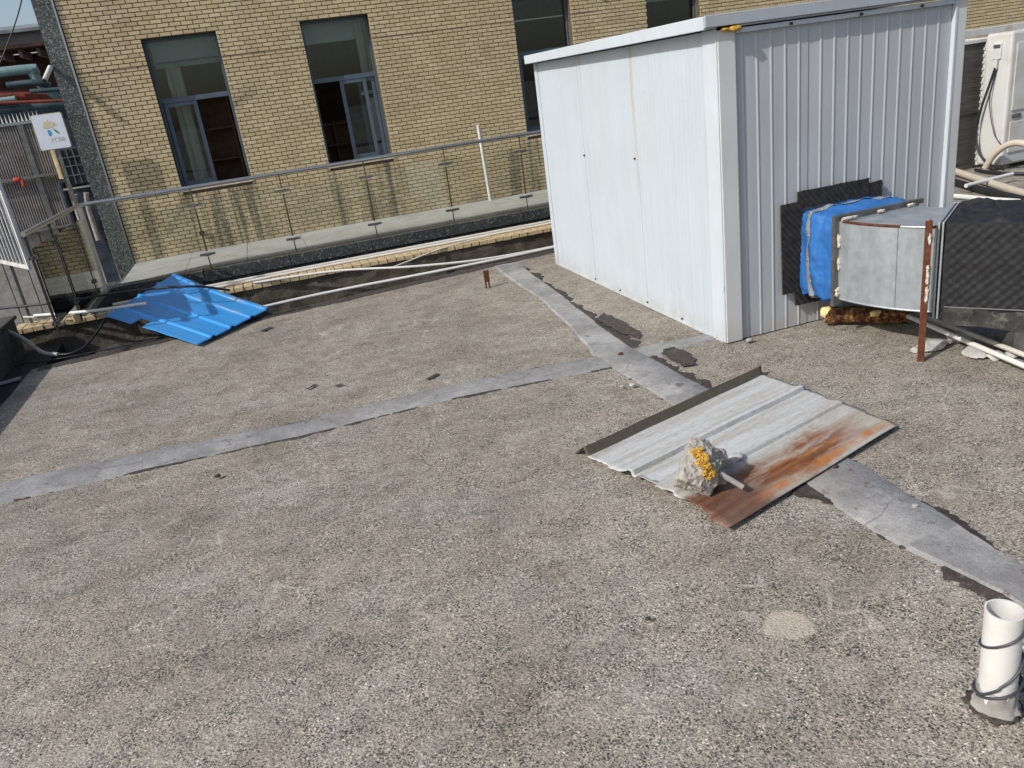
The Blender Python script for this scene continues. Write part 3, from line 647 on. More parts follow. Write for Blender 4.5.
# roof with trims
m = MB(); m.box(SX0 - .085, SX1 + .03, SY0 - .03, SY1 - .001, 2.145, 2.195); m.build('roof', 'white_trim', sh)
m = MB(); m.box(SX0 - .11, SX0 - .09, SY0 - .045, SY1 - .03, 2.132, 2.212).box(SX0 - .089, SX0 + .0, SY0 - .03, SY1 - .03, 2.134, 2.143); m.build('roof_trim', 'white_trim', sh, bevel=.004)
m = MB(); m.box(SX0 - .105, SX1 + .04, SY0 - .062, SY0 - .046, 2.142, 2.215).box(SX0 + .14, SX1 + .03, SY0 - .047, SY0 - .01, 2.130, 2.141); m.build('roof_trim', 'grey_trim', sh, bevel=.004)
m = MB(); m.box(3.09, 4.846, SY0 - .026, SY0 - .012, 2.090, 2.121); m.build('head_flashing', 'white_trim', sh, bevel=.003)
m = MB(); m.box(SX0 - .004, SX0 + .03, SY0 + .02, SY1, .004, .028); m.build('base_rail', 'white_trim', sh)
m = MB(); m.rock((3.07, SY0 - .05, 2.118), (.05, .03, .018), 3, .4, 9).rock((3.0, SY0 - .045, 2.122), (.03, .02, .01), 3, .4, 4); m.build('foam_bead', 'foam', sh, smooth='all')
for y, zz in ((7.12, .045), (6.55, .045), (6.0, .05), (5.4, .045), (7.12, 1.25), (6.05, 1.27)):
    MB().tube([(SX0 - .012, y, zz), (SX0 + .006, y, zz)], .008, 8).build('screw', 'rust', sh)
for x_ in (3.5, 4.05, 4.55): MB().tube([(x_, SY0 - .044, 2.103), (x_, SY0 - .03, 2.103)], .009, 8).build('screw', 'rust', sh)

# ------------------------------------------------------------------ air duct through the front of the shed
dz0, dz1 = .30, .835
du = thing('air_duct', 'galvanised air duct elbow with blue canvas sleeve and black insulated run', 'duct', (3.9, 4.3, 0))
# canvas sleeve, rounded and sagging
def sleeve(u, v):
    x0, x1, z0, z1 = 3.585, 4.245, .275, .86; t = u * 4; s_ = t % 1
    c = [(x0, z0), (x0, z1), (x1, z1), (x1, z0)]; i = int(t) % 4; a, b = c[i], c[(i + 1) % 4]
    X, Z = a[0] + (b[0] - a[0]) * s_, a[1] + (b[1] - a[1]) * s_
    bulge = .05 * math.sin(v * math.pi) + .03 * abs(math.sin(v * math.pi * 2)); cx, cz = 3.9, .57
    k = 1 + bulge * 1.1 + .10 * (wob(u * 9, v * 3, 1) + .6 * wob(u * 23, v * 6, 2) + .35 * wob(u * 50, v * 12, 6)) * max(0, math.sin(v * math.pi)) ** .6
    cr = 1 - .06 * (abs(s_ - .5) * 2) ** 6
    sh_ = (1 - v) * .0 - .0
    return (cx + (X - cx) * k * cr, 4.405 + v * .385, cz + (Z - cz) * k * cr)
m = MB(); m.grid(sleeve, 160, 28); slv = m.build('canvas_sleeve', 'canvas', du, smooth='all')
m = MB()
def ring(v0, v1):
    mm = MB(); mm.grid(lambda u, v: tuple(Vector((3.9, 0, .57)) * 0 + Vector(sleeve(u, v0 + (v1 - v0) * v)) + (Vector(sleeve(u, v0)) - Vector((3.9, sleeve(u, v0)[1], .57))).normalized() * .006), 96, 2); return mm
ring(.52, .62).build('strap', 'galvanised', slv, smooth='all')
for k_ in range(4):
    for u_ in (.05 + .065 * k_, .29 + .065 * k_):
        q_ = Vector(sleeve(u_, .57)); n_ = (q_ - Vector((3.9, q_.y, .57))).normalized(); MB().rock(q_ + n_ * .010, (.009, .009, .009), 1, 0).build('rivet', 'stainless', slv)
# flange of angle iron
m = MB(); yf0, yf1 = 4.375, 4.403
m.box(3.565, 3.612, yf0, yf1, .245, .875).box(4.215, 4.262, yf0, yf1, .245, .875).box(3.612, 4.215, yf0, yf1, .835, .875).box(3.612, 4.215, yf0, yf1, .255, .30).box(4.262, 4.30, yf0, yf1, .842, .874)
m.build('flange', 'dark_steel', du, bevel=.002)
CX, CY, RO, RI, TH = 4.625, 4.375, 1.02, .40, R(37)
def arc(r, t): return (CX - r * math.cos(t), CY - r * math.sin(t))
m = MB(); NA = 20
for i in range(NA + 1):
    t = TH * i / NA
    for r_, z_ in ((RO, dz0), (RO, dz1), (RI, dz1), (RI, dz0)):
        a = arc(r_ + (.004 * wob(t * 6, z_, 3)), t); m.v.append(Vector((a[0], a[1], z_ + .006 * wob(a[0] * 3, a[1] * 3, 1))))
for i in range(NA):
    for j in range(4): m.f.append([i * 4 + j, (i + 1) * 4 + j, (i + 1) * 4 + (j + 1) % 4, i * 4 + (j + 1) % 4])
el = m.build('elbow', 'galvanised', du, smooth=30)
# rolled seams at top and bottom of the outer bend, part rusted; a standing joint in the middle
def seamtube(t0, t1, z, r_, mat, rr=RO):
    MB().tube([(*arc(rr, t0 + (t1 - t0) * i / 14), z) for i in range(15)], r_, 8).build('seam', mat, el, smooth=True)
seamtube(.03, TH * .68, dz1 + .004, .009, 'rust'); seamtube(TH * .685, TH, dz1 + .003, .007, 'galvanised'); seamtube(.02, TH, dz0 + .002, .008, 'galvanised')
MB().tube([(*arc(RO + .001, TH * .66), dz0 + .01), (*arc(RO + .001, TH * .66), dz1 - .005)], .004, 6).build('seam', 'galvanised', el)
for (x_, y_, z_, sx, sz) in ((3.607, 4.366, .70, .022, .045), (3.607, 4.366, .545, .018, .045), (3.605, 4.366, .345, .028, .035), (3.66, 4.345, .852, .06, .012), (3.92, 4.35, .853, .03, .01), (4.17, 4.35, .853, .03, .01)):
    MB().rock((x_, y_, z_), (sx, .009, sz), 4, .9, x_ * 9 + z_ * 5, 2.4).build('sealant', 'sealant', du, smooth='all')
# second flange and the black insulated run
d2 = Vector((math.sin(TH), -math.cos(TH), 0)); s2 = Vector((math.cos(TH), math.sin(TH), 0)); o_ = Vector((*arc(RO, TH), 0)); i_ = Vector((*arc(RI, TH), 0)); mid = (o_ + i_) / 2; hw = (o_ - i_).length / 2
m = MB(); zc = (dz0 + dz1) / 2; hh = (dz1 - dz0) / 2
for off in (.012, .034):
    c = mid + d2 * off
    m.obox((*(c - s2 * (hw + .004)).xy, zc), (.006, .02, hh + .035), d2, s2, (0, 0, 1)).obox((*(c + s2 * (hw + .004)).xy, zc), (.006, .02, hh + .035), d2, s2, (0, 0, 1))
    m.obox((*c.xy, zc + hh + .017), (.006, hw - .02, .017), d2, s2, (0, 0, 1)).obox((*c.xy, zc - hh - .017), (.006, hw - .02, .017), d2, s2, (0, 0, 1))
m.build('flange', 'galvanised', du, bevel=.002)
LN = 2.6; HW = hw + .03; HH = hh + .035
def egg(a, b): return .0038 * math.sin(a * 2 * math.pi / .062) * math.sin(b * 2 * math.pi / .062)
m = MB(); st_ = mid + d2 * .05
def face(org, ax, la, ay, lb, nrm, na, nb, bumps):
    def fn(u, v):
        a, b = u * la, v * lb; e = min(1, min(a, la - a, b, lb - b) / .03)
        k = (egg(a, b) if bumps else .02 * wob(a * 16, b * 13, 4) + .012 * wob(a * 37, b * 31, 4) + .03 * wob(a * 5, b * 4, 9)) * e + .012 * wob(a * 2.5, b * 3, 5) * e
        return tuple(org + ax * a + ay * b + nrm * k)
    m.grid(fn, na, nb)
Zu = Vector((0, 0, 1)); b0 = st_ - s2 * HW + Zu * (zc - HH)
face(b0, d2, LN, Zu, 2 * HH, -s2, 300, 70, True)
face(b0 + Zu * 2 * HH, d2, LN, s2, 2 * HW, Zu, 240, 70, False)
face(b0 + s2 * 2 * HW, d2, LN, Zu, 2 * HH, s2, 40, 10, False); face(b0, d2, LN, s2, 2 * HW, -Zu, 40, 10, False); face(b0, s2, 2 * HW, Zu, 2 * HH, -d2, 20, 16, False); face(b0 + d2 * LN, s2, 2 * HW, Zu, 2 * HH, d2, 10, 10, False)
ins = m.build('insulated_run', 'insulation', du, smooth='all')
m = MB(); m.grid(lambda u, v: tuple(b0 + d2 * (.02 + u * 2.5) - s2 * (.004 + .05 * v + .02 * wob(u * 12, v)) + Zu * (.075 - v * .10 + .03 * wob(u * 9, v * 2, 3))), 60, 6)
m.build('loose_skirt', 'trough', du, smooth='all')
MB().tube([tuple(b0 + d2 * (.02 + 2.5 * q / 20) + Zu * (.085 + .006 * wob(q, 1)) - s2 * .012) for q in range(21)], .004, 6).build('tie_wire', 'stainless', du)
# timber bearer under the black run
bq = thing('duct_bearer', 'dark timber bearer supporting the black insulated duct', 'beam', tuple((st_ + d2 * 1.3).xy) + (0,))
m = MB(); c = st_ + d2 * 1.35; m.obox((c.x, c.y, .215), (1.1, .05, .02), d2, s2, (0, 0, 1)); m.build('beam', 'wood_brown', bq, bevel=.004)
for k in (.45, 1.2, 2.2):
    c = st_ + d2 * k; MB().obox((c.x, c.y, .095), (.06, .12, .095), d2, s2, (0, 0, 1)).build('block', 'rubble', bq, bevel=.008)
# rusty angle-iron leg
lg = thing('angle_iron_post', 'rusty angle-iron post with white sealant blobs holding up the duct', 'post', (3.705, 3.73, 0))
m = MB(); ax = s2; m.obox((3.728, 3.735, .45), (.024, .003, .45), s2, d2, (0, 0, 1)).obox((3.707, 3.722, .45), (.003, .020, .45), s2, d2, (0, 0, 1)); m.build('angle', 'rust', lg)
for z_, s_ in ((.79, .035), (.61, .022), (.55, .05), (.47, .03), (.43, .045)): MB().rock((3.717, 3.714, z_), (.014, .008, s_), 4, .9, z_ * 11, 2.4).build('sealant', 'sealant', lg, smooth='all')
MB().tube([(3.70, 3.735, .845), (3.80, 3.76, .845)], .008, 8).build('bolt', 'rust', lg)
# wedge-foam sheets stuck round the opening
def mat_sheet(x0, x1, z0, z1, label, tilt=0, y=SY0 - .019):
    m = MB(); L = x1 - x0; Hh = z1 - z0; cx, cz = (x0 + x1) / 2, (z0 + z1) / 2; ct_, st2 = math.cos(tilt), math.sin(tilt)
    def fn(u, v):
        a, b = (u - .5) * L, (v - .5) * Hh; saw = abs((((a * .75 + b * .66) / .034) % 1) - .5) * 2; e = .004 * wob(a * 14, b * 14, x0)
        return (cx + a * ct_ - b * st2 + e, y - .012 - .011 * saw, cz + a * st2 + b * ct_ + e)
    m.grid(fn, max(8, int(L / .007)), max(8, int(Hh / .007)))
    m.obox((cx, y - .006, cz), (L / 2 - .004, .0055, Hh / 2 - .004), (ct_, 0, st2), (0, 1, 0), (-st2, 0, ct_))
    tag(m.build('foam_sheet', 'foam_mat'), label, 'foam sheet', 'black foam sheets round the duct opening')
mat_sheet(3.42, 3.60, .28, .94, 'black ridged foam sheet left of the blue canvas sleeve', .02)
mat_sheet(3.555, 4.16, .885, 1.01, 'long black ridged foam strip above the blue canvas sleeve', 0.0)
mat_sheet(4.165, 4.275, .84, .975, 'small black foam offcut at the upper right of the sleeve', .05)
mat_sheet(3.535, 4.2, .17, .315, 'black ridged foam strip below the blue canvas sleeve', -.03, SY0 - .020)
# ------------------------------------------------------------------ things lying round the duct
lgt = thing('burnt_log', 'short burnt log with yellow foam at its end lying beside the shed', 'log', (3.95, 4.45, 0))
a, b = Vector((3.735, 4.66, .085)), Vector((4.16, 4.30, .07)); m = MB(); n_ = 26; P = []; rs = []
for i in range(n_ + 1):
    t = i / n_; P.append(a.lerp(b, t) + Vector((0, 0, .012 * wob(t * 4, 2)))); rs.append(.062 * (1 - .12 * t) * (1 + .18 * wob(t * 7, 1)))
m.tube(P, .06, 20, True, rs)
for v in m.v: v += Vector((wob(v.x * 30, v.y * 30, v.z * 30), wob(v.y * 30, v.z * 30, v.x * 30), wob(v.z * 30, v.x * 30, v.y * 30))) * .008
m.build('trunk', 'bark', lgt, smooth='all'); MB().rock(a + Vector((.0, -.015, .02)), (.05, .045, .048), 3, .35, 5).build('foam_cap', 'foam_pale', lgt, smooth='all'); MB().rock(a.lerp(b, .58) + Vector((-.02, -.04, .03)), (.045, .025, .022), 3, .5, 8).build('foam_cap', 'foam_pale', lgt, smooth='all')
def pipe(pts, r, mat, label, cat='pipe', name='plastic_pipe', n=8, seg=12, group=None):
    return tag(MB().tube(smooth_path(pts, n) if n else pts, r, seg).build(name, mat, smooth=True), label, cat, group)
pipe([(4.27, 4.60, .07), (4.12, 3.38, .06), (4.02, 2.5, .05)], .017, 'pvc_aged', 'upper of two parallel white pipes slanting under the duct', n=6)
pipe([(4.17, 4.66, .09), (3.985, 3.24, .055), (3.88, 2.4, .04)], .017, 'pvc', 'lower of two parallel white pipes slanting under the duct', n=6)
for i, (x, y, sx, sy, sz, lab) in enumerate(((3.92, 3.86, .12, .07, .03, 'flat broken concrete slab piece behind the rusty post'), (4.02, 3.62, .10, .06, .03, 'pale concrete chunk just right of the rusty post'), (4.36, 3.56, .12, .09, .07, 'largest pale concrete lump at the right edge under the black duct'), (4.06, 3.50, .06, .05, .03, 'small pale rubble lump in front of the white pipes'), (4.16, 3.47, .05, .045, .028, 'small rubble lump nearest the right picture edge'), (3.80, 3.86, .035, .03, .022, 'fist-sized grey rubble bit beside the rusty post foot'), (4.18, 3.86, .10, .08, .04, 'grey concrete scrap half hidden below the black duct'))):
    tag(MB().chunk((x, y, sz * .68), (sx, sy, sz), i + 2, 4, 10, i * 1.3, .06).build('rubble_chunk', 'rubble', smooth=25), lab, 'rubble', 'rubble under the duct')
tag(MB().rock(tuple((st_ + d2 * .52).xy) + (dz1 + .063,), (.035, .028, .016), 3, .4, 31).build('concrete_flake', 'sealant', smooth=35), 'pale flake lying on top of the black duct', 'flake')

# ------------------------------------------------------------------ rusty roof sheet with a concrete lump on it
def bil(c00, c10, c01, c11, u, v): return [(c00[k] * (1 - u) + c10[k] * u) * (1 - v) + (c01[k] * (1 - u) + c11[k] * u) * v for k in range(2)]
def ribz(v, ribs, h, w_):
    for r in ribs:
        d = abs(v - r)
        if d < w_ / 2: return h
        if d < w_ / 2 + .012: return h * (1 - (d - w_ / 2) / .012)
    return 0
def ragged(v, k): return .02 * wob(v * 6, k) + .010 * wob(v * 25, k)
def rsheet(u, v):
    lip = .020
    p = bil((1.345, 3.65), (2.79, 4.10), (1.63, 2.635), (2.90, 3.04), u, v)
    z = .018 + .03 * v * v + .02 * math.sin(v * 3.2) * (1 - .5 * u) + .010 * wob(u * 3, v * 3, 1)
    z += .006 * (1 if .34 < v < .37 else 0)
    if v < .37: z += .004
    elif v < .66: z += .0
    for e, h in ((.37, .016), (.655, .016)):
        if v < e: z += h * (1 if v > e - .03 else max(0, 1 - (e - .03 - v) / .05))
    if v < lip: z += .055 * (1 - v / lip)
    if v > .955: z -= .012 * (v - .955) / .045
    return p[0], p[1], z
NU, NV = 60, 120
vv = [0.0, .006, .013, .02] + [.02 + .98 * j / 116 for j in range(1, 117)]
m = MB(); uvs = []
m.v = []; 
def lipv(u): p = rsheet(u, 0); q = rsheet(u, .02); d = Vector((p[0] - q[0], p[1] - q[1], 0)).normalized(); return Vector((p[0], p[1], .004)) + d * .09
for i in range(NU + 1): m.v.append(lipv(i / NU)); uvs.append((i / NU, 0))
for v in vv:
    for i in range(NU + 1):
        u = i / NU; uu = u
        if i == 0: uu = ragged(v, 3) + (.03 if .40 < v < .52 else 0) - (.02 if v > .9 else 0)
        if i == NU: uu = 1 + ragged(v, 8)
        m.v.append(Vector(rsheet(uu, v))); uvs.append((u, v))
W_ = NU + 1
for j in range(len(vv)):
    for i in range(NU): m.f.append([j * W_ + i, (j + 1) * W_ + i, (j + 1) * W_ + i + 1, j * W_ + i + 1])
o = m.build('roof_sheet', 'rustsheet', smooth=30, uv=uvs); sd_ = o.modifiers.new('thickness', 'SOLIDIFY'); sd_.thickness = .002
tag(o, 'loose ribbed white steel sheet with orange rust lying on the roof floor', 'metal sheet')
lmp = thing('concrete_lump', 'broken concrete lump with crusty yellow foam lying on the rusty sheet', 'concrete lump', (1.70, 3.05, .05))
from mathutils.bvhtree import BVHTree
m = MB(); m.chunk((1.665, 2.99, .130), (.135, .11, .150), 41, 5, 6, .4, .085); bv = BVHTree.FromPolygons([tuple(v) for v in m.v], m.f); m.build('lump', 'rock', lmp, smooth=25)
rg = random.Random(4)
for i in range(60):                             # crust of foam running down the broken front edge
    t = rg.random(); aim = Vector((1.665 + .055 * t + rg.uniform(-.024, .024), 2.99, .25 - .17 * t)); dr = Vector((.35, .8, -.55)).normalized()
    hit = bv.ray_cast(aim - dr, dr)
    if hit[0] is None: continue
    s_ = rg.uniform(.008, .017); MB().rock(hit[0], (s_, s_, s_ * .8), 3, .9, i + 40, 3.0).build('foam_blob', 'foam', lmp, smooth=40)
MB().chunk((1.79, 3.0, .175), (.045, .05, .055), 61, 4, 9, 0, .07).build('stone_bit', 'rock', lmp, smooth=25); MB().chunk((1.775, 3.03, .115), (.05, .05, .06), 63, 4, 9, 0, .07).build('stone_bit', 'concrete_grey', lmp, smooth=25); MB().chunk((1.75, 2.93, .10), (.04, .04, .045), 66, 4, 9, 0, .07).build('stone_bit', 'rock', lmp, smooth=25)
tag(MB().tube([(1.735, 2.90, .150), (1.815, 2.825, .085)], .014, 12).build('pipe_stub', 'concrete_grey', smooth=True), 'short grey pipe stub leaning on the concrete lump', 'pipe')
tag(MB().rock((1.90, 3.10, .065), (.034, .022, .02), 3, .5, 71).build('concrete_bit', 'rock', smooth=30), 'brownish crumb on the rusty sheet nearest the concrete lump', 'crumb')
tag(MB().rock((1.975, 3.13, .064), (.036, .024, .02), 3, .5, 72).build('concrete_bit', 'rubble', smooth=30), 'whitish crumb on the rusty sheet right of the concrete lump', 'crumb')
# ------------------------------------------------------------------ blue roof sheet over the gutter
C = [(-1.23, 10.2, .35), (-.21, 8.65, .05), (-1.85, 8.85, .27), (-.93, 7.82, .02)]
def bsheet(u, v):
    p = [(C[0][k] * (1 - u) + C[1][k] * u) * (1 - v) + (C[2][k] * (1 - u) + C[3][k] * u) * v for k in range(3)]
    z = p[2] + ribz(v, (.045, .275, .55, .80), .017, .03) + .008 * wob(u * 2.2, v * 2.5, 7) - .03 * math.sin(u * math.pi) * (1 - v) * .6
    return (p[0], p[1], z + .012)
NU, NV = 36, 110; m = MB(); uvs = [(i / NU, j / NV) for j in range(NV + 1) for i in range(NU + 1)]
m.grid(lambda u, v: bsheet(u + (ragged(v, 21) * .5 if u in (0., 1.) else 0), v + (.006 * wob(u * 8, 4) if v in (0., 1.) else 0)), NU, NV, keep=lambda u, v: not (v > .87 and .30 < u < .43))
o = m.build('blue_sheet', 'bluesheet', smooth=30, uv=uvs); q = o.modifiers.new('thickness', 'SOLIDIFY'); q.thickness = .002; tag(o, 'bright blue ribbed steel sheet lying across the roof gutter', 'metal sheet')

# ------------------------------------------------------------------ conduits along the parapet
pipe([(-1.9, 9.66, .230), (-.6, 9.68, .228), (1.2, 9.69, .228), (3.2, 9.68, .230), (6, 9.66, .230)], .020, 'pvc_aged', 'thick cream conduit lying along the buff parapet cap', 'conduit', 'conduit')
pipe([(-1.0, 9.57, .222), (.6, 9.61, .220), (2.2, 9.60, .220), (4.2, 9.59, .222), (6, 9.59, .222)], .014, 'pvc', 'thin white conduit in front of the thick cream one on the parapet', 'conduit', 'conduit')
pipe([(-.35, 9.42, .22), (.6, 9.28, .20), (1.55, 9.02, .12), (2.6, 8.98, .05), (4.5, 9.1, .03)], .014, 'pvc', 'white conduit dropping from the parapet down into the gutter', 'conduit', 'conduit')
pipe([(1.25, 9.20, .13), (1.9, 9.40, .20), (2.6, 9.50, .235)], .010, 'pvc_aged', 'thin slanting conduit linking gutter and parapet', 'conduit', 'conduit', 4)
pipe([(-.75, 8.86, .03), (.4, 9.00, .03), (1.7, 8.97, .03), (3.0, 8.99, .03), (4.6, 9.12, .03)], .017, 'pvc', 'long white conduit along the edge of the roof floor', 'conduit', 'conduit')
pipe([(-2.62, 9.35, .33), (-2.0, 9.10, .31), (-1.45, 9.0, .30)], .018, 'pvc', 'white conduit poking out left of the blue sheet', 'conduit', 'conduit')
pipe([(-2.75, 9.45, .32), (-2.35, 9.25, .28), (-2.05, 9.2, .26)], .010, 'pvc_aged', 'thin white conduit below the one left of the blue sheet', 'conduit', 'conduit')
tag(MB().obox((-2.19, 9.18, .26), (.035, .03, .045), (1, .3, 0), (-.3, 1, 0), (0, 0, 1)).build('junction_box', 'cap_tile', bevel=.006), 'small tan junction box on the parapet left of the blue sheet', 'box')
pipe([(-3.1, 9.5, .46), (-2.3, 9.22, .445), (-1.6, 9.12, .44), (-.95, 8.93, .40), (-.6, 9.1, .25)], .013, 'black_cable', 'black cable strung across above the blue sheet', 'cable', 'cable')
pipe([(-3.0, 9.05, .42), (-2.72, 8.98, .22), (-2.5, 8.75, .06), (-2.33, 8.62, .03)], .022, 'grey_hose', 'grey corrugated hose drooping onto the floor at the left', 'hose', 'hose')
pipe([(-2.35, 8.63, .03), (-2.2, 8.58, .025), (-2.08, 8.66, .05), (-1.95, 8.85, .15), (-1.88, 8.95, .23)], .013, 'black_cable', 'black hose end rising from the grey hose to the blue sheet', 'cable', 'cable')
pipe([(-2.9, 9.1, .2), (-2.75, 8.75, .0), (-2.3, 8.52, .012), (-1.9, 8.50, .012), (-1.4, 8.47, .012), (-.6, 8.50, .012), (.2, 8.57, .012)], .006, 'black_cable', 'thin black wire lying along the floor edge', 'wire', 'wire')
tag(MB().obox((-2.70, 8.1, -.01), (.13, .02, .012), (1, .35, 0), (-.35, 1, 0), (0, 0, 1)).build('metal_offcut', 'galvanised', bevel=.003), 'small pale metal offcut lying in the shade at the left', 'offcut')
# two rusty stubs in the floor
rs_ = thing('rebar_stub', 'rusty bracket with two legs standing up from the floor', 'bracket', (2.01, 7.82, 0))
for x in (1.995, 2.03): MB().tube([(x, 7.82, -.01), (x, 7.82, .10), (x + .004, 7.82, .19)], .0095, 8).build('leg', 'rust', rs_)
MB().box(1.987, 2.040, 7.808, 7.832, .07, .185).build('plate', 'rust', rs_)

# ------------------------------------------------------------------ vent pipe in the right foreground
vp = thing('vent_pipe', 'upright white plastic vent pipe with cable wound round it', 'vent pipe', (1.79, 1.42, 0))
m = MB(); n_ = 40; ro, ri, zt = .0525, .0475, .365
tl = Vector((-.02, .0, 0))
for r_, z_ in ((ro, 0), (ro, zt), (ri, zt), (ri, .08)):
    for j in range(n_): t = 2 * math.pi * j / n_; m.v.append(Vector((1.79 + r_ * math.cos(t), 1.42 + r_ * math.sin(t), z_)) + tl * z_ * 1.0)
for k in range(3):
    for j in range(n_): m.f.append([k * n_ + j, k * n_ + (j + 1) % n_, (k + 1) * n_ + (j + 1) % n_, (k + 1) * n_ + j])
m.f.append([3 * n_ + j for j in range(n_)]); m.build('pipe', 'pvc', vp, smooth=40)
m = MB()
for k, (r_, z_) in enumerate(((.070, .0), (.066, .010), (.0575, .016), (.0555, .035), (.055, .080), (.0525, .083))):
    for j in range(48):
        t = 2 * math.pi * j / 48; q = r_ * (1 + .13 * wob(math.cos(t) * 3, math.sin(t) * 2, k * .4)); m.v.append(Vector((1.79 + q * math.cos(t), 1.42 + q * math.sin(t), z_ + .012 * wob(t * 2, k) * (1 if 1 < k < 5 else 0))))
for k in range(5):
    for j in range(48): m.f.append([k * 48 + j, k * 48 + (j + 1) % 48, (k + 1) * 48 + (j + 1) % 48, (k + 1) * 48 + j])
m.build('mortar_collar', 'concrete_grey', vp, smooth='all')
m = MB(); m.rock((1.79, 1.42, .002), (.080, .076, .006), 4, .4, 12, 3); m.build('sealant_ring', 'bitumen', vp, smooth='all')
cab = []
for k in range(140):
    t = k / 139; a_ = R(20) - t * R(360 * 2.6); rad = .057 + (.006 if t > .55 else 0)
    z_ = .30 - .16 * t if t < .3 else (.252 - .55 * (t - .3) if t < .6 else .087 - .02 * (t - .6))
    z_ = max(.06, z_) + .030 * math.cos(a_ + R(51))
    cab.append((1.79 - .01 * z_ + rad * math.cos(a_), 1.42 + rad * math.sin(a_), z_))
tag(MB().tube(cab, .0042, 8).build('wound_cable', 'slate_cable', smooth=True), 'thin dark cable wound round the white vent pipe', 'cable')
v2 = thing('vent_stub', 'low cut-off pipe stub set in mortar at the right edge', 'pipe stub', (1.80, 1.245, 0))
m = MB()
for r_, z_ in ((.050, 0), (.048, .03), (.036, .028), (.034, .004)):
    for j in range(28): t = 2 * math.pi * j / 28; q = r_ * (1 + .06 * wob(math.cos(t) * 2, math.sin(t) * 2, r_ * 40)); m.v.append(Vector((1.80 + q * math.cos(t), 1.245 + q * math.sin(t), z_)))
for k in range(3):
    for j in range(28): m.f.append([k * 28 + j, k * 28 + (j + 1) % 28, (k + 1) * 28 + (j + 1) % 28, (k + 1) * 28 + j])
m.f.append([3 * 28 + j for j in range(28)]); m.build('rim', 'concrete_grey', v2, smooth='all'); MB().rock((1.80, 1.245, .0), (.058, .058, .006), 3, .5, 5, 3).build('sealant_ring', 'bitumen', v2, smooth='all')
pipe([(1.86, 1.43, .14), (1.875, 1.42, .06), (1.92, 1.40, .012), (2.0, 1.30, .008), (2.1, 1.1, .008)], .012, 'black_cable', 'black cable dropping to the floor behind the vent pipe', 'cable', 'cable')

# ------------------------------------------------------------------ plant to the right of the shed
ac = thing('condenser_unit', 'tall white outdoor air-conditioning unit right of the shed', 'air conditioner', (10, 8.5, 0))
MB().box(9.5, 10.5, 8.38, 8.78, .06, 1.74).build('body', 'ac_white', ac, bevel=.03)
for x in (9.56, 10.3): MB().box(x, x + .1, 8.40, 8.76, 0, .058).build('foot', 'dark_steel', ac)
for z0, z1 in ((.22, .62), (.76, 1.60)):
    MB().box(9.58, 10.42, 8.365, 8.379, z0, z1).build('pressed_panel', 'ac_white', ac, bevel=.012)
MB().box(9.60, 9.75, 8.363, 8.379, .665, .715).build('handle', 'dark_steel', ac, bevel=.006)
MB().box(9.478, 9.499, 8.52, 8.64, 1.42, 1.62).build('terminal_cover', 'ac_white', ac, bevel=.008); MB().box(9.470, 9.4775, 8.53, 8.63, 1.56, 1.60).build('handle', 'dark_steel', ac); MB().box(9.46, 9.477, 8.55, 8.60, 1.30, 1.42).build('gland', 'ac_white', ac)
pipe([(9.465, 8.57, 1.32), (9.44, 8.62, 1.1), (9.42, 8.70, .8), (9.42, 8.74, .5), (9.40, 8.66, .25), (9.38, 8.45, .10), (9.35, 8.2, .05)], .016, 'black_cable', 'thick black cable hanging down the white air-conditioning unit', 'cable', 'cable')
pipe([(9.465, 8.56, 1.30), (9.45, 8.60, .9), (9.44, 8.48, .5), (9.44, 8.35, .35)], .006, 'black_cable', 'thin black wire hanging beside the thick cable on the unit', 'wire', 'wire')
co = thing('condenser_coil', 'dark finned condenser with white edge frame behind the shed corner', 'air conditioner', (8.9, 9.3, 0))
MB().box(8.3, 9.60, 8.89, 9.5, .05, 1.64).build('coil', 'coil', co); MB().box(9.601, 9.64, 8.85, 9.52, .03, 1.70).build('frame', 'ac_white', co, bevel=.006); MB().box(8.3, 9.60, 8.86, 9.52, 1.645, 1.69).build('frame', 'ac_white', co, bevel=.006); MB().box(8.3, 9.58, 8.87, 8.889, .75, .765).build('frame', 'coil', co); MB().box(8.3, 9.58, 8.87, 9.5, 0, .049).build('frame', 'dark_steel', co)
for k in range(18): MB().box(9.585, 9.60, 8.868, 8.889, .1 + k * .085, .13 + k * .085).build('clip', 'ac_white', co)
m = MB(); m.box(9.5, 15, 9.9, 10.1, 1.70, 1.80); 
bm_ = thing('white_rail', 'white horizontal rail above the outdoor units', 'rail', (12, 10, 0)); m.build('bar', 'white_paint', bm_, bevel=.005)
for x in (9.6, 12, 14.8): MB().box(x, x + .06, 9.97, 10.03, 0, 1.698).build('post', 'white_paint', bm_)
pipe([(9.15, 8.95, .06), (8.97, 8.62, .06), (8.58, 7.82, .06), (8.1, 6.81, .06), (7.9, 6.3, .06)], .045, 'pvc_cream', 'fat cream lagged pipe lying on the floor right of the shed', name='lagged_pipe')
pipe([(8.7, 8.6, .05), (8.4, 8.06, .05), (8.06, 7.22, .05), (7.86, 6.6, .05), (7.7, 6.2, .05)], .042, 'black_cable', 'fat black lagged pipe lying beside the cream one', name='lagged_pipe')
pipe([(8.04, 7.55, .10), (8.88, 7.66, .10)], .024, 'pvc', 'short white pipe lying across the lagged pipes', n=2)
pipe([(7.6, 7.5, .035), (7.75, 7.42, .035), (7.78, 6.97, .035), (7.9, 6.2, .035)], .03, 'pvc', 'white pipe on the floor nearest the shed corner')
pipe([(9.36, 8.50, .05), (9.36, 8.36, .25), (9.38, 8.15, .38), (9.4, 7.9, .36), (9.45, 7.6, .15), (9.5, 7.4, .05)], .042, 'pvc_cream', 'cream lagged pipe arching in front of the white unit', name='lagged_pipe')
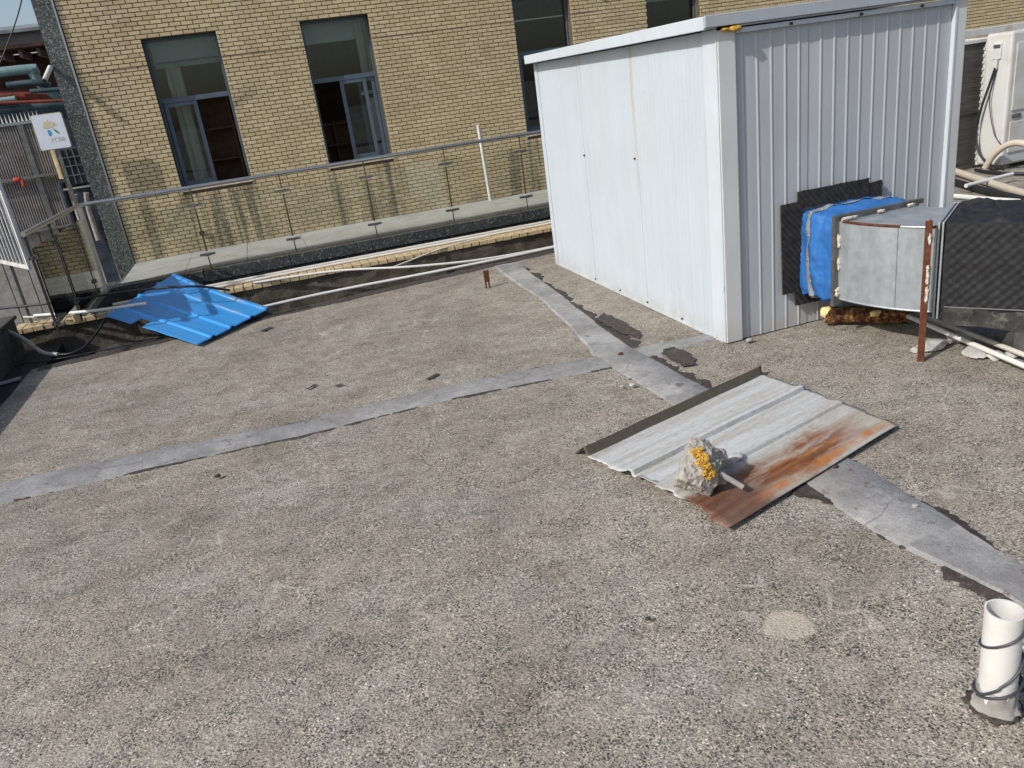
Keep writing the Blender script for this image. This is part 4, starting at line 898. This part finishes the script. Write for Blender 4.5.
pipe([(9.3, 8.6, .03), (9.2, 8.2, .03), (9.3, 7.8, .03), (9.7, 7.6, .03)], .02, 'black_cable', 'black cable on the floor at the foot of the unit', 'cable', 'cable')

# ------------------------------------------------------------------ beyond the pillar at the left
sg = thing('notice_board', 'white rounded notice board with blue and green logo beside the pillar', 'sign', (-2.48, 12.3, 1.9))
def rrect(x0, x1, z0, z1, r, y0, y1):
    m = MB(); pts = []
    for cx, cz, a0 in ((x1 - r, z1 - r, 0), (x0 + r, z1 - r, 90), (x0 + r, z0 + r, 180), (x1 - r, z0 + r, 270)):
        for k in range(6): a = R(a0 + 18 * k); pts.append((cx + r * math.cos(a), cz + r * math.sin(a)))
    n = len(pts); m.add([(x, y0, z) for x, z in pts] + [(x, y1, z) for x, z in pts], [list(range(n)), list(range(n, 2 * n))[::-1]] + [[i, n + i, n + (i + 1) % n, (i + 1) % n] for i in range(n)]); return m
rrect(-2.665, -2.295, 1.945, 2.385, .025, 12.290, 12.31).build('board', 'sign_white', sg); rrect(-2.675, -2.285, 1.935, 2.395, .03, 12.311, 12.325).build('edge_frame', 'stone_yellow', sg)
def blob(pts, mat, name): m = MB(); n = len(pts); m.add([(x, 12.2885, z) for x, z in pts] + [(x, 12.2898, z) for x, z in pts], [list(range(n)), list(range(n, 2 * n))[::-1]]); m.build(name, mat, sg)
blob([(-2.508 + .026 * math.cos(a) * (1.2 if math.cos(a) > 0 else .5), 2.15 + .042 * math.sin(a)) for a in [2 * math.pi * k / 14 for k in range(14)]], 'sign_blue', 'logo')
blob([(-2.450, 2.205), (-2.432, 2.165), (-2.412, 2.14), (-2.39, 2.125), (-2.384, 2.132), (-2.402, 2.165), (-2.426, 2.188)], 'sign_green', 'logo')
blob([(-2.56, 2.222), (-2.535, 2.285), (-2.492, 2.297), (-2.484, 2.33), (-2.474, 2.297), (-2.415, 2.28), (-2.375, 2.232), (-2.41, 2.24), (-2.45, 2.215), (-2.51, 2.205)], 'sign_sand', 'logo')
fc = bpy.data.curves.new('lettering', 'FONT'); fc.body = 'PCBB'; fc.size = .075; fc.extrude = .0006; fc.align_x = 'CENTER'; fo = bpy.data.objects.new('lettering', fc); link(fo)
bpy.context.view_layer.update(); me = bpy.data.meshes.new_from_object(fo); bpy.data.objects.remove(fo); lo = link(bpy.data.objects.new('lettering', me)); me.materials.clear(); me.materials.append(M['sign_pink']); lo.parent = sg; lo.rotation_euler = (R(90), 0, 0); lo.location = Vector((-2.425, 12.2885, 2.035)) - BASE[sg.name]
MB().box(-2.50, -2.46, 12.326, 12.36, -.4, 2.3).build('pole', 'dark_steel', sg)
fn_ = thing('corrugated_fence', 'grey corrugated metal fence with dark posts at the left', 'fence', (-3.5, 13.5, -4))
def corr(x0, x1, y, z0, z1):
    m = MB(); n = int((x1 - x0) / .0085)
    for zz in (z0, z1):
        for i in range(n + 1): x = x0 + (x1 - x0) * i / n; m.v.append(Vector((x, y + .014 * (1 if (i // 2) % 2 else -1), zz)))
    for i in range(n): m.f.append([i, i + 1, n + 2 + i, n + 1 + i])
    return m
for x0, x1 in ((-4.6, -3.14), (-3.05, -2.80)): corr(x0, x1, 13.5, .86, 2.33).build('panel', 'corrugated_grey', fn_)
for x in (-3.095, -2.78): MB().box(x - .04, x + .04, 13.47, 13.54, -4, 2.36).build('post', 'dark_steel', fn_)
MB().box(-4.6, -2.74, 13.40, 13.46, 1.585, 1.625).build('bar', 'dark_steel', fn_); MB().box(-4.6, -2.74, 13.46, 13.54, 2.331, 2.37).build('rail', 'eave_grey', fn_); MB().box(-4.6, -2.74, 13.46, 13.56, .82, .859).build('rail', 'dark_steel', fn_)
[MB().box(-4.6 + k * .31 + .006, -4.6 + k * .31 + .304, 13.6, 13.66, -4, .81).build('base_panel', 'concrete_grey', fn_, bevel=.004) for k in range(6)]; MB().box(-4.6, -2.74, 13.665, 13.68, -4, .80).build('base_wall', 'navy', fn_)  # base panels coloured pale grey to imitate reflections in the railing glass
for i in range(34):
    x = -4.55 + i * .052; MB().add([(x - .012, 13.5, 2.371), (x + .012, 13.5, 2.371), (x + .012, 13.52, 2.371), (x - .012, 13.52, 2.371), (x, 13.51, 2.50)], [[3, 2, 1, 0], [0, 1, 4], [1, 2, 4], [2, 3, 4], [3, 0, 4]]).build('spike', 'white_paint', fn_)
m = MB(); m.rock((-3.34, 13.385, 1.60), (.05, .014, .03), 3, .6, 4, 2.2).rock((-3.28, 13.385, 1.54), (.02, .012, .06), 3, .5, 6, 2); tag(m.build('red_ribbon', 'red_rag', smooth='all'), 'red rag tied to the dark bar of the corrugated fence', 'rag')
tag(MB().tube([(-2.70, 13.3, -4), (-2.70, 13.3, 1.95)], .075, 12).build('stone_column', 'stone_yellow', smooth=True), 'yellowish mottled column below the notice board', 'column')
cb = thing('meter_cabinet', 'dark blue lattice cabinet between the fence and the granite pillar', 'cabinet', (-2.5, 13.1, -4))
MB().box(-2.66, -2.30, 13.0, 13.3, 1.42, 1.93).build('box', 'navy', cb, bevel=.01); MB().box(-2.70, -2.30, 12.93, 12.995, 1.37, 1.395).build('shelf', 'stainless', cb)
for x in (-2.60, -2.52, -2.44, -2.36): MB().box(x, x + .015, 12.98, 12.998, 1.44, 1.92).build('bar', 'dark_steel', cb)
for z in (1.55, 1.68, 1.8): MB().box(-2.65, -2.31, 12.965, 12.979, z, z + .012).build('bar', 'dark_steel', cb)
MB().box(-2.66, -2.30, 13.1, 13.3, -4, 1.36).build('plinth', 'navy', cb)
for i, x in enumerate((-2.62, -2.47)): tag(MB().tube([(x, 13.0, .6), (x, 13.0, 1.05), (x + .02, 12.98, 1.2), (x + .05, 12.96, 1.30)], .035, 12).build('conduit_bend', 'concrete_grey', smooth=True), ('grey conduit bend below the lattice cabinet, on its left', 'grey conduit bend below the lattice cabinet, on its right')[i], 'conduit')
tag(MB().box(-3.0, -2.34, 13.75, 13.85, -4, 2.3).build('dark_screen', 'navy'), 'dark navy screen wall behind the lattice cabinet', 'screen')
tag(MB().tube([(-2.74, 13.15, -1), (-2.74, 13.15, 1.45), (-2.72, 13.12, 1.5)], .05, 12).build('blue_drainpipe', 'navy', smooth=True), 'dark blue drainpipe beside the yellowish column', 'pipe')
cm = thing('bullet_camera', 'white bullet camera fixed to the granite pillar', 'camera', (-2.29, 12.4, 2.9)); MB().tube([(-2.285, 12.53, 2.96), (-2.37, 12.36, 2.80)], .032, 14).build('housing', 'white_paint', cm, smooth=True); MB().tube([(-2.373, 12.354, 2.794), (-2.376, 12.348, 2.788)], .026, 14).build('lens', 'black_cable', cm); MB().box(-2.30, -2.276, 12.53, 12.58, 2.93, 2.98).build('bracket', 'white_paint', cm)
pipe([(-2.0, 11.9, 4.3), (-2.27, 12.0, 3.7), (-2.72, 12.0, 3.05), (-3.4, 12.0, 2.2)], .008, 'black_cable', 'black overhead wire crossing the sky at the upper left', 'wire', 'wire')
fb = thing('far_building', 'dim old building with grey gutter and dark open eaves at the far left', 'building', (-8, 24, -4))
MB().box(-16, -1.5, 22.9, 27, -4, 4.1).build('wall', 'brown_dark', fb); MB().box(-16, -1.5, 21.6, 22.9, 4.12, 4.2).build('soffit', 'brown_dark', fb); MB().box(-16, -1.5, 21.85, 21.95, 4.205, 4.45).build('fascia', 'fascia_grey', fb)
m = MB(); m.add([(-16, 21.7, 4.45), (-1.5, 21.7, 4.45), (-1.5, 21.7, 4.52), (-16, 21.7, 4.52), (-16, 23, 4.74), (-1.5, 23, 4.74), (-16, 23, 4.45), (-1.5, 23, 4.45)], [[0, 1, 2, 3], [3, 2, 5, 4], [6, 7, 1, 0], [4, 5, 7, 6], [0, 3, 4, 6], [1, 7, 5, 2]]); m.build('gutter', 'eave_grey', fb)
for i in range(20): x = -9.5 + i * .38; MB().box(x, x + .07, 21.95, 22.9, 3.95, 4.11).build('rafter', 'pink_post', fb)
pr = thing('pipe_rack', 'rack of teal and red pipes under the far eaves', 'pipe rack', (-4, 17, -4))
for n_, (pts, r_, mt) in enumerate((([(-6, 17, 3.31), (-3.55, 17, 3.31), (-3.42, 17.02, 3.25), (-3.36, 17.05, 3.05), (-3.1, 17.1, 2.7)], .085, 'teal'), ([(-3.86, 16.9, 3.08), (-3.4, 16.9, 3.07), (-3.2, 17, 3.0)], .06, 'dark_teal'), ([(-6, 17.1, 2.98), (-3.9, 17.1, 2.92), (-2.8, 17.1, 2.66)], .085, 'red_oxide'), ([(-6, 16.8, 2.72), (-2.8, 16.8, 2.66)], .07, 'dark_teal'), ([(-6, 17.3, 2.60), (-2.8, 17.3, 2.52)], .10, 'dark_teal'), ([(-3.5, 16.75, 2.93), (-2.9, 16.75, 2.9)], .04, 'dark_teal'), ([(-6, 16.7, 2.86), (-3.75, 16.7, 2.84)], .05, 'teal'), ([(-4.0, 16.65, 2.80), (-2.9, 16.65, 2.70)], .03, 'red_oxide'))):
    MB().tube(smooth_path(pts, 6), r_, 12).build('pipe', mt, pr, smooth=True)
for x in (-3.72, -5.2): MB().box(x - .07, x + .07, 17.2, 17.32, -4, 2.5).build('post', 'pink_post', pr)
MB().box(-6, -2.4, 17.6, 17.7, -4, 2.6).build('back_panel', 'navy', pr)
# white grille panel standing on the left parapet
wg = thing('grille_panel', 'white barred metal grille panel at the far left edge', 'grille', (-2.9, 9.0, .385))
gd = Vector((-.47, .883, 0)); g0 = Vector((-2.41, 9.0, 0))
def gbar(t0, t1, z0, z1, th, name, bev=.002, mat='white_paint'):
    c = g0 + gd * (t0 + t1) / 2; MB().obox((c.x, c.y, (z0 + z1) / 2), ((t1 - t0) / 2, th / 2, (z1 - z0) / 2), gd, (gd.y, -gd.x, 0), (0, 0, 1)).build(name, mat, wg, bevel=bev)
gbar(-.02, .025, .86, 2.1, .03, 'stile'); gbar(1.5, 1.545, .86, 2.1, .03, 'stile'); gbar(.70, .73, .206, .859, .03, 'leg', .002, 'dark_steel')
for z in (.86, 2.06): gbar(.0255, 1.4995, z, z + .04, .022, 'rail')
for i in range(10): gbar(.10 + i * .14, .118 + i * .14, .901, 2.059, .012, 'bar', 0)

# ------------------------------------------------------------------ loose grit and small debris on the floor
def scatter(name, n, mat, label, cat, s0, s1, seed):
    random.seed(seed); m = MB()
    for i in range(n):
        t = random.random(); y = .6 + 8 * t ** 1.6; x = rnd(-.55, .62) * (y + 1.6) + .25 * y
        if x < -2.4 or x > 4.6 or (x > 2.9 and y > 4.7) or y > edgeY(x) - .1: continue
        if 1.3 < x < 3.0 and 2.6 < y < 4.3: continue
        s_ = rnd(s0, s1) * (1.6 if random.random() < .06 else 1); a = rnd(0, 6.3); ca, sa = math.cos(a), math.sin(a)
        vs = [(1, 0, 0), (0, 1, 0), (-1, 0, 0), (0, -1, 0), (.2, .1, .8), (-.1, .3, .55)]
        m.add([(x + s_ * (vx * ca - vy * sa) * rnd(.7, 1.2), y + s_ * (vx * sa + vy * ca) * rnd(.7, 1.1), .001 + s_ * vz) for vx, vy, vz in vs], [[0, 1, 5, 4], [1, 2, 5], [2, 3, 4, 5], [3, 0, 4]])
    o = m.build(name, mat, smooth=False); tag(o, label, cat, kind='stuff')
scatter('loose_grit', 2600, 'pebble', 'pale loose grit scattered over the roof floor', 'grit', .0022, .0055, 5)
scatter('dark_grit', 900, 'dark_grit', 'dark loose crumbs scattered over the roof floor', 'grit', .0025, .006, 9)
def flake(pts, label, mat='bitumen', z=.012):
    m = MB(); n = len(pts); cx, cy = sum(p[0] for p in pts) / n, sum(p[1] for p in pts) / n
    q = []
    for i in range(n):
        a, b = pts[i], pts[(i + 1) % n]
        for k in range(16):
            t = k / 16; X, Y = a[0] + (b[0] - a[0]) * t, a[1] + (b[1] - a[1]) * t; am = min(1, math.dist(a, b) / .15)
            q.append((X + am * (.03 * wob(X * 14, Y * 14, 1) + .02 * wob(X * 45, Y * 45, 2) + .008 * wob(X * 120, Y * 120, 7)), Y + am * (.03 * wob(X * 14, Y * 14, 3) + .02 * wob(X * 45, Y * 45, 4) + .008 * wob(X * 120, Y * 120, 9))))
    k = len(q); m.add([(x, y, z) for x, y in q] + [(cx, cy, z + .002)], [[i, (i + 1) % k, k] for i in range(k)]); tag(m.build('bitumen_patch', mat), label, 'patch')
flake([(.16, 5.79), (.21, 5.815), (.255, 5.79), (.20, 5.77)], 'small dark patch on the floor above the long seam'); flake([(-.04, 5.88), (.04, 5.94), (.055, 5.925), (-.02, 5.865)], 'thin dark scuff left of the small dark patch')
flake([(.82, 5.47), (.93, 5.56), (.96, 5.53), (.88, 5.46)], 'dark flake close above the long seam near its middle'); flake([(-.36, 7.95), (-.25, 8.06), (-.22, 8.0), (-.30, 7.93)], 'dark patch right of the blue sheet on the floor')
flake([(2.44, 5.95), (2.56, 6.1), (2.60, 5.75), (2.58, 5.4), (2.50, 5.25), (2.44, 5.5)], 'largest dark bitumen patch beside the seam by the shed', z=.0145)
flake([(2.46, 4.86), (2.60, 4.95), (2.62, 4.72), (2.55, 4.5), (2.47, 4.55)], 'dark bitumen patch below the shed corner', z=.0145)
flake([(2.05, 2.95), (2.13, 3.02), (2.18, 2.75), (2.14, 2.6), (2.06, 2.72)], 'dark bitumen patch below the lower edge of the rusty sheet', z=.0145)
for i, (x, y, s_, mt, lab) in enumerate(((2.36, 2.86, .018, 'dark_grit', 'dark pebble on the seam strip below the rusty sheet'), (2.41, 2.40, .016, 'pebble', 'white pebble in the middle of the seam strip at the right'), (1.02, 2.26, .012, 'dark_grit', 'dark pebble on the floor left of the concrete lump'), (2.02, 4.42, .022, 'pebble', 'pale stone beside the seam above the rusty sheet'), (1.96, 4.45, .014, 'pebble', 'smaller pale stone beside the seam above the rusty sheet'), (3.09, 4.68, .03, 'pebble', 'white scrap at the foot of the shed corner'), (2.22, 5.02, .022, 'rust', 'reddish chip where the two seams cross'), (-.65, 4.62, .02, 'dark_grit', 'dark pebble just below the long seam at the left'))):
    tag(MB().rock((x, y, .016 + s_ * .35), (s_, s_ * .8, s_ * .5), 2, .4, i + 80).build('pebble', mt, smooth=35), lab, 'pebble')
